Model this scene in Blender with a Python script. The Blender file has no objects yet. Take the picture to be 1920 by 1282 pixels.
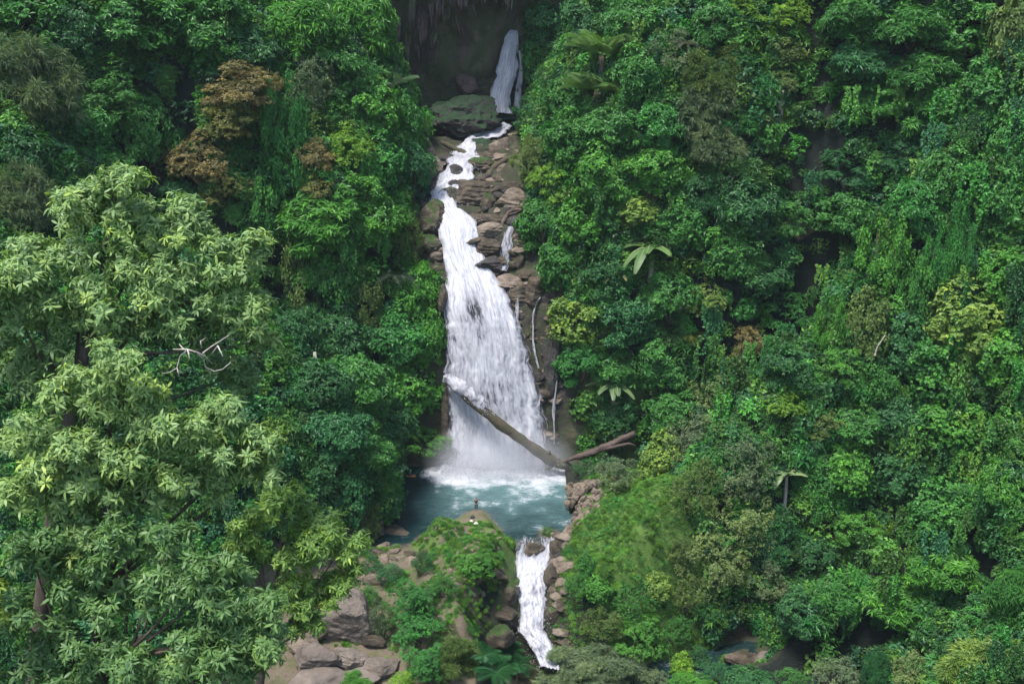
import bpy, math, random
import numpy as np
from mathutils import Vector

# ------------------------------------------------------------------ camera, sky, sun, exposure
scene = bpy.context.scene
C = scene.collection
F_PX, CX, CY = 2000.0, 960.0, 641.0          # focal length and centre of the 1920 px wide photograph
CAM_Z, PITCH = 60.0, math.radians(16.0)
cam_data = bpy.data.cameras.new('camera')
cam = bpy.data.objects.new('camera', cam_data)
C.objects.link(cam)
cam.location = (0, 0, CAM_Z)
cam.rotation_euler = (math.radians(90) - PITCH, 0, 0)
cam_data.sensor_width = 36.0
cam_data.lens = 36.0 * F_PX / 1920.0
cam_data.clip_start, cam_data.clip_end = 0.5, 2000.0
scene.camera = cam

SUN_EL, SUN_AZ = math.radians(68), math.radians(225)     # azimuth measured from +Y towards +X
world = bpy.data.worlds.new('World')
scene.world = world
world.use_nodes = True
wn = world.node_tree
sky = wn.nodes.new('ShaderNodeTexSky')
sky.sky_type = 'NISHITA'
sky.sun_disc = False
sky.sun_elevation = SUN_EL
sky.sun_rotation = SUN_AZ
sky.air_density, sky.dust_density, sky.ozone_density = 1.0, 1.6, 1.0
bg = wn.nodes['Background']
bg.inputs['Strength'].default_value = 0.145
wn.links.new(sky.outputs['Color'], bg.inputs['Color'])

sun_data = bpy.data.lights.new('sun', 'SUN')
sun_data.energy = 2.4
sun_data.angle = math.radians(14)
sun_data.color = (1.0, 0.97, 0.92)
sun = bpy.data.objects.new('sun', sun_data)
C.objects.link(sun)
sd = Vector((math.sin(SUN_AZ) * math.cos(SUN_EL), math.cos(SUN_AZ) * math.cos(SUN_EL), math.sin(SUN_EL)))
sun.rotation_euler = sd.to_track_quat('Z', 'Y').to_euler()

scene.render.engine = 'CYCLES'
scene.view_settings.view_transform = 'Standard'
scene.view_settings.look = 'None'
scene.view_settings.gamma = 1.0
scene.view_settings.use_curve_mapping = False
scene.view_settings.exposure = 1.38
cy = scene.cycles
cy.max_bounces, cy.diffuse_bounces, cy.glossy_bounces = 6, 4, 2
cy.transmission_bounces, cy.transparent_max_bounces = 3, 6
cy.volume_bounces = 2
cy.caustics_reflective = cy.caustics_refractive = False
cy.use_denoising = True

# ------------------------------------------------------------------ helpers: noise, meshes, tags
rng = np.random.default_rng(7)
random.seed(7)

def _hash(ix, iy, iz):
    h = (ix * 374761393 + iy * 668265263 + iz * 2147483647 + 1013904223) & 0xffffffff
    h = ((h ^ (h >> 13)) * 1274126177) & 0xffffffff
    return ((h ^ (h >> 16)) & 0xffff) / 32767.5 - 1.0

def vnoise(p):
    p = np.asarray(p, dtype=np.float64)
    i = np.floor(p).astype(np.int64)
    f = p - i
    f = f * f * (3 - 2 * f)
    r = 0
    for dx in (0, 1):
        wx = f[:, 0] if dx else 1 - f[:, 0]
        for dy in (0, 1):
            wy = f[:, 1] if dy else 1 - f[:, 1]
            for dz in (0, 1):
                wz = f[:, 2] if dz else 1 - f[:, 2]
                r = r + wx * wy * wz * _hash(i[:, 0] + dx, i[:, 1] + dy, i[:, 2] + dz)
    return r

def fbm(p, octaves=4):
    p = np.asarray(p, dtype=np.float64)
    a, s, r = 1.0, 0.0, 0
    for o in range(octaves):
        r = r + a * vnoise(p * (2.0 ** o) + 17.3 * o)
        s += a
        a *= 0.5
    return r / s

def unit(v):
    return v / np.maximum(np.linalg.norm(v, axis=-1, keepdims=True), 1e-9)

def smooth(x, a, b):
    t = np.clip((x - a) / (b - a), 0, 1)
    return t * t * (3 - 2 * t)

def new_mesh(name, V, Fa, mat=None, attrs=None, smooth_shade=False, face_attr=None):
    V = np.asarray(V, dtype=np.float32)
    Fa = np.asarray(Fa, dtype=np.int32)
    n, k = Fa.shape
    me = bpy.data.meshes.new(name)
    me.vertices.add(len(V))
    me.vertices.foreach_set('co', V.ravel())
    me.loops.add(n * k)
    me.loops.foreach_set('vertex_index', Fa.ravel())
    me.polygons.add(n)
    me.polygons.foreach_set('loop_start', np.arange(0, n * k, k, dtype=np.int32))
    me.update(calc_edges=True)
    if smooth_shade:
        me.shade_smooth()
    else:
        me.shade_flat()
    for nm, arr in (attrs or {}).items():
        a = me.attributes.new(nm, 'FLOAT', 'POINT')
        a.data.foreach_set('value', np.asarray(arr, dtype=np.float32))
    for nm, arr in (face_attr or {}).items():
        a = me.attributes.new(nm, 'FLOAT', 'FACE')
        a.data.foreach_set('value', np.asarray(arr, dtype=np.float32))
    if mat is not None:
        me.materials.append(mat)
    return me

def put(name, me, parent=None, loc=(0, 0, 0), rot=(0, 0, 0), scale=(1, 1, 1), color=None):
    o = bpy.data.objects.new(name, me)
    C.objects.link(o)
    o.location, o.rotation_euler, o.scale = loc, rot, scale
    if parent is not None:
        o.parent = parent
    if color is not None:
        o.color = (*color, 1.0)
    return o

def tag(o, label=None, cat=None, group=None, kind=None):
    if label: o['label'] = label
    if cat: o['category'] = cat
    if group: o['group'] = group
    if kind: o['kind'] = kind
    return o

def thing(name, label, cat, loc, rotz=0.0, group=None):
    o = bpy.data.objects.new(name, None)
    o.empty_display_size = 0.2
    C.objects.link(o)
    o.location = loc
    o.rotation_euler = (0, 0, rotz)
    return tag(o, label, cat, group)

def grid_faces(nu, nv):
    a = np.arange(nu * nv).reshape(nv, nu)
    return np.stack([a[:-1, :-1].ravel(), a[:-1, 1:].ravel(), a[1:, 1:].ravel(), a[1:, :-1].ravel()], axis=1)

def tube(path, radii, sides=7, wobble=0.0, seed=0, cap=True):
    path = np.asarray(path, dtype=float)
    m = len(path)
    radii = np.broadcast_to(np.asarray(radii, dtype=float), (m,))
    T = unit(np.gradient(path, axis=0))
    ref = np.where(np.abs(T[:, 2:3]) > 0.9, np.array([[1.0, 0, 0]]), np.array([[0, 0, 1.0]]))
    A = unit(np.cross(T, ref))
    B = np.cross(T, A)
    ang = np.linspace(0, 2 * np.pi, sides, endpoint=False)
    V = path[:, None] + radii[:, None, None] * (A[:, None] * np.cos(ang)[None, :, None] + B[:, None] * np.sin(ang)[None, :, None])
    V = V.reshape(-1, 3)
    if wobble:
        nn = fbm(V * (0.9 / max(radii.max(), 1e-3)) * 0.6 + seed * 9.1, 3)
        V = V + wobble * nn[:, None] * (V - np.repeat(path, sides, axis=0))
    Q = []
    for i in range(m - 1):
        for j in range(sides):
            Q.append((i * sides + j, i * sides + (j + 1) % sides, (i + 1) * sides + (j + 1) % sides, (i + 1) * sides + j))
    if cap:
        V = np.vstack([V, path[0], path[-1]])
        for j in range(sides):
            b = (m - 1) * sides
            Q.append((m * sides, (j + 1) % sides, j, j))
            Q.append((m * sides + 1, b + j, b + (j + 1) % sides, b + (j + 1) % sides))
    return V, np.array(Q, dtype=np.int64)

def tris(Q):
    Q = np.asarray(Q)
    T = np.concatenate([Q[:, [0, 1, 2]], Q[:, [0, 2, 3]]])
    ok = (T[:, 0] != T[:, 1]) & (T[:, 1] != T[:, 2]) & (T[:, 0] != T[:, 2])
    return T[ok]

def join(parts):
    Vs, Fs, off = [], [], 0
    for V, Fa in parts:
        Vs.append(V)
        Fs.append(np.asarray(Fa) + off)
        off += len(V)
    return np.concatenate(Vs), np.concatenate(Fs)

# ------------------------------------------------------------------ photograph position -> world
SP, CP = math.sin(PITCH), math.cos(PITCH)

def ray(px, py):
    r, u = (px - CX) / F_PX, (CY - py) / F_PX
    return np.array([r, CP + u * SP, -SP + u * CP])

def at_y(px, py, y):
    d = ray(px, py)
    return np.array([0, 0, CAM_Z]) + d * (y / d[1])

def at_z(px, py, z):
    d = ray(px, py)
    return np.array([0, 0, CAM_Z]) + d * ((z - CAM_Z) / d[2])

def depth(p):
    return p[1] * CP + (CAM_Z - p[2]) * SP

# ------------------------------------------------------------------ materials
def mat_new(name):
    m = bpy.data.materials.new(name)
    m.use_nodes = True
    nt = m.node_tree
    b = nt.nodes['Principled BSDF']
    return m, nt, b

def nd(nt, typ, **kw):
    n = nt.nodes.new(typ)
    for k, v in kw.items():
        if k in n.inputs:
            n.inputs[k].default_value = v
        else:
            setattr(n, k, v)
    return n

def ramp(nt, stops, src):
    r = nt.nodes.new('ShaderNodeValToRGB')
    e = r.color_ramp.elements
    while len(e) < len(stops):
        e.new(0.5)
    for i, (p, c) in enumerate(stops):
        e[i].position = p
        e[i].color = (*c, 1) if len(c) == 3 else c
    nt.links.new(src, r.inputs['Fac'])
    return r

def leaf_material(name, color=None, hue=(0.475, 0.53), transl=0.28, rough=0.48, spec=0.35):
    m, nt, b = mat_new(name)
    L = nt.links
    oi = nd(nt, 'ShaderNodeObjectInfo')
    ti = nd(nt, 'ShaderNodeAttribute', attribute_name='tint')
    if color is None:
        src = oi.outputs['Color']
    else:
        hs = nd(nt, 'ShaderNodeHueSaturation')
        hs.inputs['Color'].default_value = (*color, 1)
        mr = nd(nt, 'ShaderNodeMapRange')
        mr.inputs['To Min'].default_value, mr.inputs['To Max'].default_value = hue
        L.new(oi.outputs['Random'], mr.inputs['Value'])
        L.new(mr.outputs['Result'], hs.inputs['Hue'])
        mv = nd(nt, 'ShaderNodeMath', operation='MULTIPLY_ADD')
        mul = nd(nt, 'ShaderNodeMath', operation='MULTIPLY')
        mul.inputs[1].default_value = 7.31
        fr = nd(nt, 'ShaderNodeMath', operation='FRACT')
        L.new(oi.outputs['Random'], mul.inputs[0])
        L.new(mul.outputs[0], fr.inputs[0])
        L.new(fr.outputs[0], mv.inputs[0])
        mv.inputs[1].default_value, mv.inputs[2].default_value = 0.9, 0.6
        L.new(mv.outputs[0], hs.inputs['Value'])
        src = hs.outputs['Color']
    # each leaf has its own age: old ones deeper, young ones paler; sunlit yellow painted into the palest tints
    r = ramp(nt, [(0.0, (0.55, 0.66, 0.62)), (0.5, (1.0, 1.0, 1.0)), (0.82, (1.4, 1.3, 1.05)), (1.0, (2.3, 1.85, 1.15))], ti.outputs['Fac'])
    mx = nd(nt, 'ShaderNodeMix', data_type='RGBA', blend_type='MULTIPLY')
    mx.inputs['Factor'].default_value = 1.0
    L.new(src, mx.inputs['A'])
    L.new(r.outputs['Color'], mx.inputs['B'])
    L.new(mx.outputs['Result'], b.inputs['Base Color'])
    b.inputs['Roughness'].default_value = rough
    b.inputs['Specular IOR Level'].default_value = spec
    tr = nd(nt, 'ShaderNodeBsdfTranslucent')
    g = nd(nt, 'ShaderNodeMix', data_type='RGBA', blend_type='MULTIPLY')
    g.inputs['Factor'].default_value = 1.0
    g.inputs['B'].default_value = (1.25, 1.4, 0.6, 1)
    L.new(mx.outputs['Result'], g.inputs['A'])
    L.new(g.outputs['Result'], tr.inputs['Color'])
    ms = nd(nt, 'ShaderNodeMixShader')
    ms.inputs['Fac'].default_value = transl
    L.new(b.outputs[0], ms.inputs[1])
    L.new(tr.outputs[0], ms.inputs[2])
    L.new(ms.outputs[0], nt.nodes['Material Output'].inputs['Surface'])
    return m

def noise_material(name, stops, scale=2.0, detail=8, rough=0.85, bump=0.4, bump_scale=None, stretch=(1, 1, 1), spec=0.3, dist=0.0):
    m, nt, b = mat_new(name)
    L = nt.links
    tc = nd(nt, 'ShaderNodeTexCoord')
    mp = nd(nt, 'ShaderNodeMapping')
    mp.inputs['Scale'].default_value = stretch
    geo = nd(nt, 'ShaderNodeNewGeometry')
    L.new(geo.outputs['Position'], mp.inputs['Vector'])
    n1 = nd(nt, 'ShaderNodeTexNoise', Scale=scale, Detail=detail, Roughness=0.65, Distortion=dist)
    L.new(mp.outputs[0], n1.inputs['Vector'])
    r = ramp(nt, stops, n1.outputs['Fac'])
    L.new(r.outputs['Color'], b.inputs['Base Color'])
    b.inputs['Roughness'].default_value = rough
    b.inputs['Specular IOR Level'].default_value = spec
    n2 = nd(nt, 'ShaderNodeTexNoise', Scale=bump_scale or scale * 3, Detail=8, Roughness=0.7)
    L.new(mp.outputs[0], n2.inputs['Vector'])
    bp = nd(nt, 'ShaderNodeBump', Strength=bump, Distance=0.3)
    L.new(n2.outputs['Fac'], bp.inputs['Height'])
    L.new(bp.outputs[0], b.inputs['Normal'])
    return m

def rock_material(name, stops, moss=0.0, moss_col=(0.035, 0.075, 0.012), scale=0.6, rough=0.8, spec=0.4, strata=2.2):
    m, nt, b = mat_new(name)
    L = nt.links
    geo = nd(nt, 'ShaderNodeNewGeometry')
    mp = nd(nt, 'ShaderNodeMapping')
    mp.inputs['Scale'].default_value = (1, 1, strata)
    mp.inputs['Rotation'].default_value = (0.25, 0.2, 0)
    L.new(geo.outputs['Position'], mp.inputs['Vector'])
    n1 = nd(nt, 'ShaderNodeTexNoise', Scale=scale, Detail=10, Roughness=0.68, Distortion=0.4)
    L.new(mp.outputs[0], n1.inputs['Vector'])
    r = ramp(nt, stops, n1.outputs['Fac'])
    n3 = nd(nt, 'ShaderNodeTexNoise', Scale=0.9, Detail=8, Roughness=0.7)
    L.new(geo.outputs['Position'], n3.inputs['Vector'])
    sx = nd(nt, 'ShaderNodeSeparateXYZ')
    L.new(geo.outputs['Normal'], sx.inputs[0])
    ad = nd(nt, 'ShaderNodeMath', operation='MULTIPLY_ADD')
    ad.inputs[1].default_value = 0.45
    L.new(sx.outputs['Z'], ad.inputs[0])
    L.new(n3.outputs['Fac'], ad.inputs[2])
    mr = nd(nt, 'ShaderNodeMapRange')
    mr.inputs['From Min'].default_value = 1.12 - moss * 0.9
    mr.inputs['From Max'].default_value = 1.22 - moss * 0.9
    L.new(ad.outputs[0], mr.inputs['Value'])
    mc = nd(nt, 'ShaderNodeMix', data_type='RGBA')
    L.new(mr.outputs['Result'], mc.inputs['Factor'])
    L.new(r.outputs['Color'], mc.inputs['A'])
    mr2 = ramp(nt, [(0.3, tuple(c * 0.6 for c in moss_col)), (0.7, tuple(c * 1.5 for c in moss_col))], n1.outputs['Fac'])
    L.new(mr2.outputs['Color'], mc.inputs['B'])
    L.new(mc.outputs['Result'], b.inputs['Base Color'])
    b.inputs['Roughness'].default_value = rough
    b.inputs['Specular IOR Level'].default_value = spec
    n2 = nd(nt, 'ShaderNodeTexNoise', Scale=scale * 4, Detail=10, Roughness=0.75)
    L.new(mp.outputs[0], n2.inputs['Vector'])
    bp = nd(nt, 'ShaderNodeBump', Strength=1.0, Distance=0.5)
    L.new(n2.outputs['Fac'], bp.inputs['Height'])
    L.new(bp.outputs[0], b.inputs['Normal'])
    return m

M = {}
M['leaf'] = leaf_material('leaf')
M['leaf_gloss'] = leaf_material('leaf_gloss', rough=0.5, spec=0.3)
M['under1'] = leaf_material('under1', (0.046, 0.15, 0.03))
M['under2'] = leaf_material('under2', (0.07, 0.19, 0.03))
M['under3'] = leaf_material('under3', (0.030, 0.115, 0.036))
M['grass'] = leaf_material('grass_blades', (0.10, 0.20, 0.028), (0.495, 0.525), transl=0.2, rough=0.6, spec=0.2)
M['moss_leaf'] = leaf_material('moss_leaf', (0.065, 0.175, 0.035), (0.495, 0.53), transl=0.2, rough=0.6, spec=0.2)
M['bark'] = noise_material('bark', [(0.3, (0.05, 0.038, 0.028)), (0.6, (0.13, 0.10, 0.075)), (0.8, (0.2, 0.17, 0.13))], scale=1.5, bump=0.6, stretch=(3, 3, 0.5))
M['pale_bark'] = noise_material('pale_bark', [(0.3, (0.18, 0.15, 0.11)), (0.7, (0.42, 0.38, 0.31))], scale=1.5, bump=0.4, stretch=(3, 3, 0.4))
M['dead'] = noise_material('dead_wood', [(0.3, (0.25, 0.22, 0.18)), (0.7, (0.5, 0.46, 0.4))], scale=3, bump=0.3)
M['log'] = noise_material('log_wood', [(0.3, (0.02, 0.016, 0.012)), (0.45, (0.09, 0.068, 0.046)), (0.58, (0.05, 0.055, 0.024)), (0.8, (0.2, 0.155, 0.11))], scale=0.9, bump=0.7, stretch=(1, 1, 2))
M['wet_log'] = noise_material('wet_log_wood', [(0.3, (0.035, 0.025, 0.02)), (0.7, (0.11, 0.075, 0.06))], scale=1.0, bump=0.6, rough=0.5)
TAN = [(0.28, (0.03, 0.022, 0.016)), (0.42, (0.16, 0.122, 0.09)), (0.58, (0.28, 0.22, 0.165)), (0.82, (0.40, 0.33, 0.26))]
BRN = [(0.28, (0.018, 0.014, 0.010)), (0.48, (0.075, 0.058, 0.038)), (0.62, (0.15, 0.115, 0.08)), (0.82, (0.26, 0.21, 0.15))]
DRK = [(0.25, (0.015, 0.014, 0.015)), (0.5, (0.055, 0.047, 0.043)), (0.75, (0.11, 0.09, 0.08)), (0.95, (0.2, 0.17, 0.15))]
PNK = [(0.25, (0.02, 0.014, 0.013)), (0.5, (0.09, 0.06, 0.055)), (0.72, (0.2, 0.14, 0.13)), (0.95, (0.36, 0.29, 0.27))]
M['tan'] = rock_material('tan_rock', TAN, 0.0, scale=0.7)
M['smooth_tan'] = rock_material('smooth_tan_rock', [(0.27, (0.045, 0.037, 0.03)), (0.40, (0.15, 0.122, 0.10)), (0.6, (0.22, 0.18, 0.145)), (0.8, (0.31, 0.26, 0.21))], 0.0, scale=0.4, strata=1.2)
M['brown'] = rock_material('brown_rock', BRN, 0.1, scale=0.7, rough=0.6)
M['dark'] = rock_material('dark_wet_rock', DRK, 0.05, scale=0.6, rough=0.4, spec=0.5)
M['mossy'] = rock_material('mossy_rock', BRN, 0.42, scale=0.7)
M['dark_mossy'] = rock_material('dark_mossy_rock', DRK, 0.52, (0.014, 0.04, 0.013), scale=0.5)
M['tufa'] = rock_material('tufa_rock', PNK, 0.0, scale=0.5, strata=0.35)

M['midrib'] = noise_material('midrib', [(0.3, (0.16, 0.2, 0.08)), (0.7, (0.26, 0.3, 0.13))], scale=4.0, bump=0.1)
# ------------------------------------------------------------------ the gorge: rows down the falls, floor line, walls
# (photo row, left, right, world y) of the water of the main fall and of the cascade above it
FALL = [(398, 812, 866, 158.5), (412, 816, 884, 157.2), (432, 828, 890, 155.6), (470, 832, 895, 153.6), (517, 838, 922, 151.2), (547, 838, 940, 149.6),
        (580, 837, 958, 148.2), (615, 838, 973, 147.0), (665, 837, 990, 145.9), (715, 837, 1001, 145.0),
        (766, 839, 1012, 144.2), (816, 843, 1023, 143.5), (850, 842, 1031, 143.1), (874, 838, 1036, 142.9)]
CASC = [(398, 812, 866, 158.5), (380, 803, 860, 160.5), (364, 805, 848, 162.2), (350, 812, 876, 164.0), (337, 822, 887, 165.6),
        (320, 832, 887, 168.0), (300, 838, 905, 171.0), (285, 846, 893, 174.0), (268, 866, 897, 178.0), (255, 880, 940, 182.0), (236, 905, 965, 186.5)]

fl = [(0, -12), (60, -11), (90, -8.5), (96, -5.0), (100, -3.6), (104, -2.2), (110, -0.7), (114, 0.0), (118, 0.35), (119.6, 0.2), (121.5, -0.9), (126, -3.0), (142.6, -3.0)]
for py, a, b_, y in reversed(FALL):
    fl.append((y + 0.9, float(at_y(950, py, y)[2]) - 0.2))
for py, a, b_, y in CASC[1:]:
    fl.append((y + 0.2, float(at_y(950, py, y)[2]) - 0.55))
fl += [(190.5, 45.4), (192.2, 46.0), (193.4, 59.5), (198, 63.0), (206, 72), (240, 108), (300, 150), (420, 190)]
FY, FZ = np.array([a for a, b_ in fl]), np.array([b_ for a, b_ in fl])
XLY = np.array([0, 60, 90, 100, 110, 118, 122, 130, 143, 150, 155, 163, 178, 186, 192, 200, 260])
XLX = np.array([-20, -24, -28, -29, -25, -19, -15.5, -14.6, -15.0, -13.5, -14.0, -14.2, -14.2, -19, -20, -22, -30])
XRY = np.array([0, 60, 96, 103, 108, 118, 130, 135, 138, 143.5, 145.5, 150, 155, 163, 178, 190, 200, 260])
XRX = np.array([30, 33, 34, 22, 8.0, 6.2, 7.0, 8.5, 15.0, 20.0, 9.0, 7.0, 4.2, 2.6, 3.0, 3.0, 4.0, 10])
CHY, CHZ = np.array([80, 90, 100, 104, 108, 112, 117, 119.5]), np.array([-10, -9.5, -7.6, -5.8, -4.4, -2.9, -0.9, -0.35])
STREAM = np.array([(2.6, 103.0), (5.0, 101.0), (12.0, 101.0), (22.0, 104.5), (32.0, 109.0), (46.0, 112.0)])
SPIT = [at_z(893, 962, 0.3)[:2], at_z(886, 985, 0.5)[:2], at_z(870, 1005, 0.6)[:2], at_z(885, 1045, 0.7)[:2], at_z(880, 1090, 0.4)[:2], at_z(868, 1140, -0.6)[:2], at_z(870, 1200, -2.2)[:2]]
SPW = [0.8, 1.9, 3.2, 4.2, 4.6, 5.0, 5.0]
SPZ = [0.6, 1.3, 1.9, 2.1, 1.8, 0.7, -1.3]
MOUNDS = [(at_z(831, 1018, 0.8), 2.3, 1.7), (at_z(892, 1062, 1.0), 3.6, 1.9), (at_z(862, 1135, 0.2), 4.5, 1.7), (at_z(1030, 985, 0.6), 2.0, 1.5), (at_z(905, 1215, -2.5), 3.5, 1.6)]
HOLLOWS = []

def seg_dist(x, y, pts):
    best = np.full(x.shape, 1e9)
    tt = np.zeros(x.shape)
    for i in range(len(pts) - 1):
        ax, ay = pts[i]
        bx, by = pts[i + 1]
        dx, dy = bx - ax, by - ay
        t = np.clip(((x - ax) * dx + (y - ay) * dy) / (dx * dx + dy * dy), 0, 1)
        d = np.hypot(x - ax - t * dx, y - ay - t * dy)
        m = d < best
        best = np.where(m, d, best)
        tt = np.where(m, i + t, tt)
    return best, tt

def H(x, y, detail=True):
    x, y = np.asarray(x, dtype=float), np.asarray(y, dtype=float)
    shp = x.shape
    x, y = x.ravel(), y.ravel()
    yw = y + 1.8 * vnoise(np.stack([x * 0.3, y * 0.1, np.full_like(x, 3.0)], 1)) * smooth(y, 108, 114) * (1 - smooth(y, 122, 126))
    z = np.interp(yw, FY, FZ)
    shelf = (x > 7.4) & (y > 128) & (y < 143.4)
    z = np.where(shelf, np.maximum(z, 0.9 * np.clip((x - 7.4) / 0.9, -1, 1)), z)
    n_lo = vnoise(np.stack([x * 0.06, y * 0.06, np.zeros_like(x)], 1)) * 2.5
    sl = np.interp(y, XLY, XLX) - x
    sr = x - np.interp(y, XRY, XRX)
    sl2, sr2 = np.maximum(sl, 0), np.maximum(sr, 0)
    gl = 2.3 * np.minimum(sl2, 6) + 1.05 * np.maximum(sl2 - 6, 0)
    gr_wall = 2.4 * np.minimum(sr2, 5) + 1.1 * np.maximum(sr2 - 5, 0)
    gr_mound = 0.75 * np.minimum(sr2, 2) + 0.38 * np.clip(sr2 - 2, 0, 14) + 1.5 * np.maximum(sr2 - 16, 0)
    wm = smooth(y, 100, 108) * (1 - smooth(y, 138.5, 143))
    gr = gr_wall * (1 - wm) + gr_mound * wm
    # below the head wall the ground beside the pool starts from pool level, above it from the stream
    side = np.maximum(gl, gr)
    lift = np.where(z < 0.3, np.minimum(0.5 - z, 0.0 + (sl2 + sr2) * 1.5) * ((sl2 + sr2) > 0), 0)
    z = z + side + np.maximum(lift, 0) * ((y > 119) & (y < 144))
    s = np.maximum(sl2, sr2)
    z = z + n_lo * np.clip(s / 12, 0, 1) * 1.6
    for (c, r, d) in HOLLOWS:
        z = z - d * np.exp(-(((x - c[0]) / r) ** 2 + ((y - c[1]) / (r * 1.6)) ** 2))
    # spit of ground between the pool and the outlet
    d, t = seg_dist(x, y, SPIT)
    w = np.interp(t, np.arange(len(SPW)), SPW)
    h = np.interp(t, np.arange(len(SPZ)), SPZ)
    sp = h - np.maximum(d - w, 0) * 0.8
    z = np.where(y > 100, np.maximum(z, sp), z)
    for (c, r, hh) in MOUNDS:
        z = z + hh * np.exp(-(((x - c[0]) ** 2 + (y - c[1]) ** 2) / (r * r)) ** 1.5) * (z > -2.9)
    # channel of the outlet and the stream that leaves to the right
    ch = np.interp(y, CHY, CHZ) + 1.9 * np.maximum(np.abs(x - 2.7) - 2.0, 0)
    z = np.where(y < 121, np.minimum(z, np.maximum(ch, -10)), z)
    d, t = seg_dist(x, y, STREAM)
    z = np.minimum(z, -9.3 + 2.6 * np.maximum(d - 4.2, 0))
    # near bank below the drone
    nb = -3.2 - ((y - 88) / 5.0) ** 2 + np.clip((x - 20) * 0.25, 0, 8)
    z = np.where((y < 96) & (x > -6), np.maximum(z, nb), z)
    if detail:
        p = np.stack([x, y, z * 0.7], 1)
        wall = ((y > 142.5) & (y < 200))
        z = z + fbm(p * 0.55, 3) * np.where(wall, 0.9, 0.28)
        z = z + fbm(p * 0.42 + 7, 4) * 2.2 * wm * np.clip(sr2 / 3, 0, 1)
        led = vnoise(p * np.array([0.22, 0.22, 0.9]) + 40)
        z = z + led * np.where(wall & (s < 4), 1.1, 0.1)
    return z.reshape(shp)

def hit(px, py, off=0.0, t0=20.0):
    d = ray(px, py)
    t = np.arange(t0, 420, 0.4)
    P = np.array([0, 0, CAM_Z]) + d * t[:, None]
    below = P[:, 2] <= H(P[:, 0], P[:, 1], False) + off
    i = int(np.argmax(below)) if below.any() else len(t) - 1
    return P[i]

hit0 = hit
HOLLOWS = [(at_y(1535, 185, 146), 7.0, 22.0), (at_y(250, 130, 140), 6.0, 10.0), (at_y(100, 360, 120), 4.0, 9.0), (at_y(720, 520, 150), 4.5, 8.0)] + [(hit0(a_, b_), r_, d_) for a_, b_, r_, d_ in
    ((1310, 470, 2.4, 6), (1545, 640, 2.2, 6), (1700, 1180, 3.0, 9), (1490, 960, 2.4, 9), (1740, 880, 2.6, 8), (1200, 500, 2.6, 8), (530, 440, 3.0, 9), (540, 600, 3.0, 10),
     (1640, 840, 2.6, 8), (1700, 480, 2.6, 9), (1300, 250, 3.0, 9), (340, 180, 3.0, 9), (690, 620, 2.5, 7), (1840, 1010, 2.4, 8), (1590, 1180, 2.6, 8))]

def axis(segs):
    out = []
    for a, b_, st in segs:
        out.append(np.arange(a, b_, st))
    return np.concatenate(out + [[segs[-1][1]]])

gx = axis([(-130, -60, 3.0), (-60, -24, 1.2), (-24, 14, 0.4), (14, 60, 1.0), (60, 130, 3.0)])
gy = axis([(-30, 60, 4.0), (60, 92, 1.5), (92, 142, 0.5), (142, 150, 0.2), (150, 196, 0.4), (196, 260, 2.0), (260, 300, 6.0)])
GX, GY = np.meshgrid(gx, gy)
GZ = H(GX, GY)
V = np.stack([GX.ravel(), GY.ravel(), GZ.ravel()], 1)
sl = np.interp(V[:, 1], XLY, XLX) - V[:, 0]
sr = V[:, 0] - np.interp(V[:, 1], XRY, XRX)
s_all = np.maximum(sl, sr)
rock = (1 - smooth(s_all, 0.5, 4.5)) * (smooth(V[:, 1], 117, 119) * 0.3 + 0.7 * smooth(V[:, 1], 141.5, 143.5))
rock = np.maximum(rock, ((V[:, 1] < 121) & (np.abs(V[:, 0] - 2.7) < 4.2)) * 1.0)
dd, tt = seg_dist(V[:, 0], V[:, 1], STREAM)
rock = np.maximum(rock, (dd < 7) * 1.0)
dsp, tsp = seg_dist(V[:, 0], V[:, 1], SPIT)
mossg = smooth(sr, 0.5, 2.5) * (1 - smooth(sr, 15, 18)) * smooth(V[:, 1], 104, 107) * (1 - smooth(V[:, 1], 139, 142))
mossg = np.maximum(mossg, 0.7 * smooth(V[:, 0], 9.5, 11) * (1 - smooth(V[:, 0], 19, 22)) * (V[:, 1] > 134) * (V[:, 1] < 152) * smooth(vnoise(V * 0.4), -0.5, 0.1))
earth = (1 - smooth(dsp, 2.0, 4.5)) * smooth(V[:, 1], 112, 116) * 0.9
mossg = np.maximum(mossg, (1 - smooth(dsp, 5.5, 7.5)) * smooth(dsp, 0.9, 2.2) * smooth(V[:, 1], 108, 112) * smooth(vnoise(V * 0.5 + 3), -0.5, 0.0) * 0.85)
earth = np.maximum(earth, (V[:, 1] < 123) * (V[:, 1] > 92) * (V[:, 0] < -4) * (s_all < 2) * 0.75)

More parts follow.
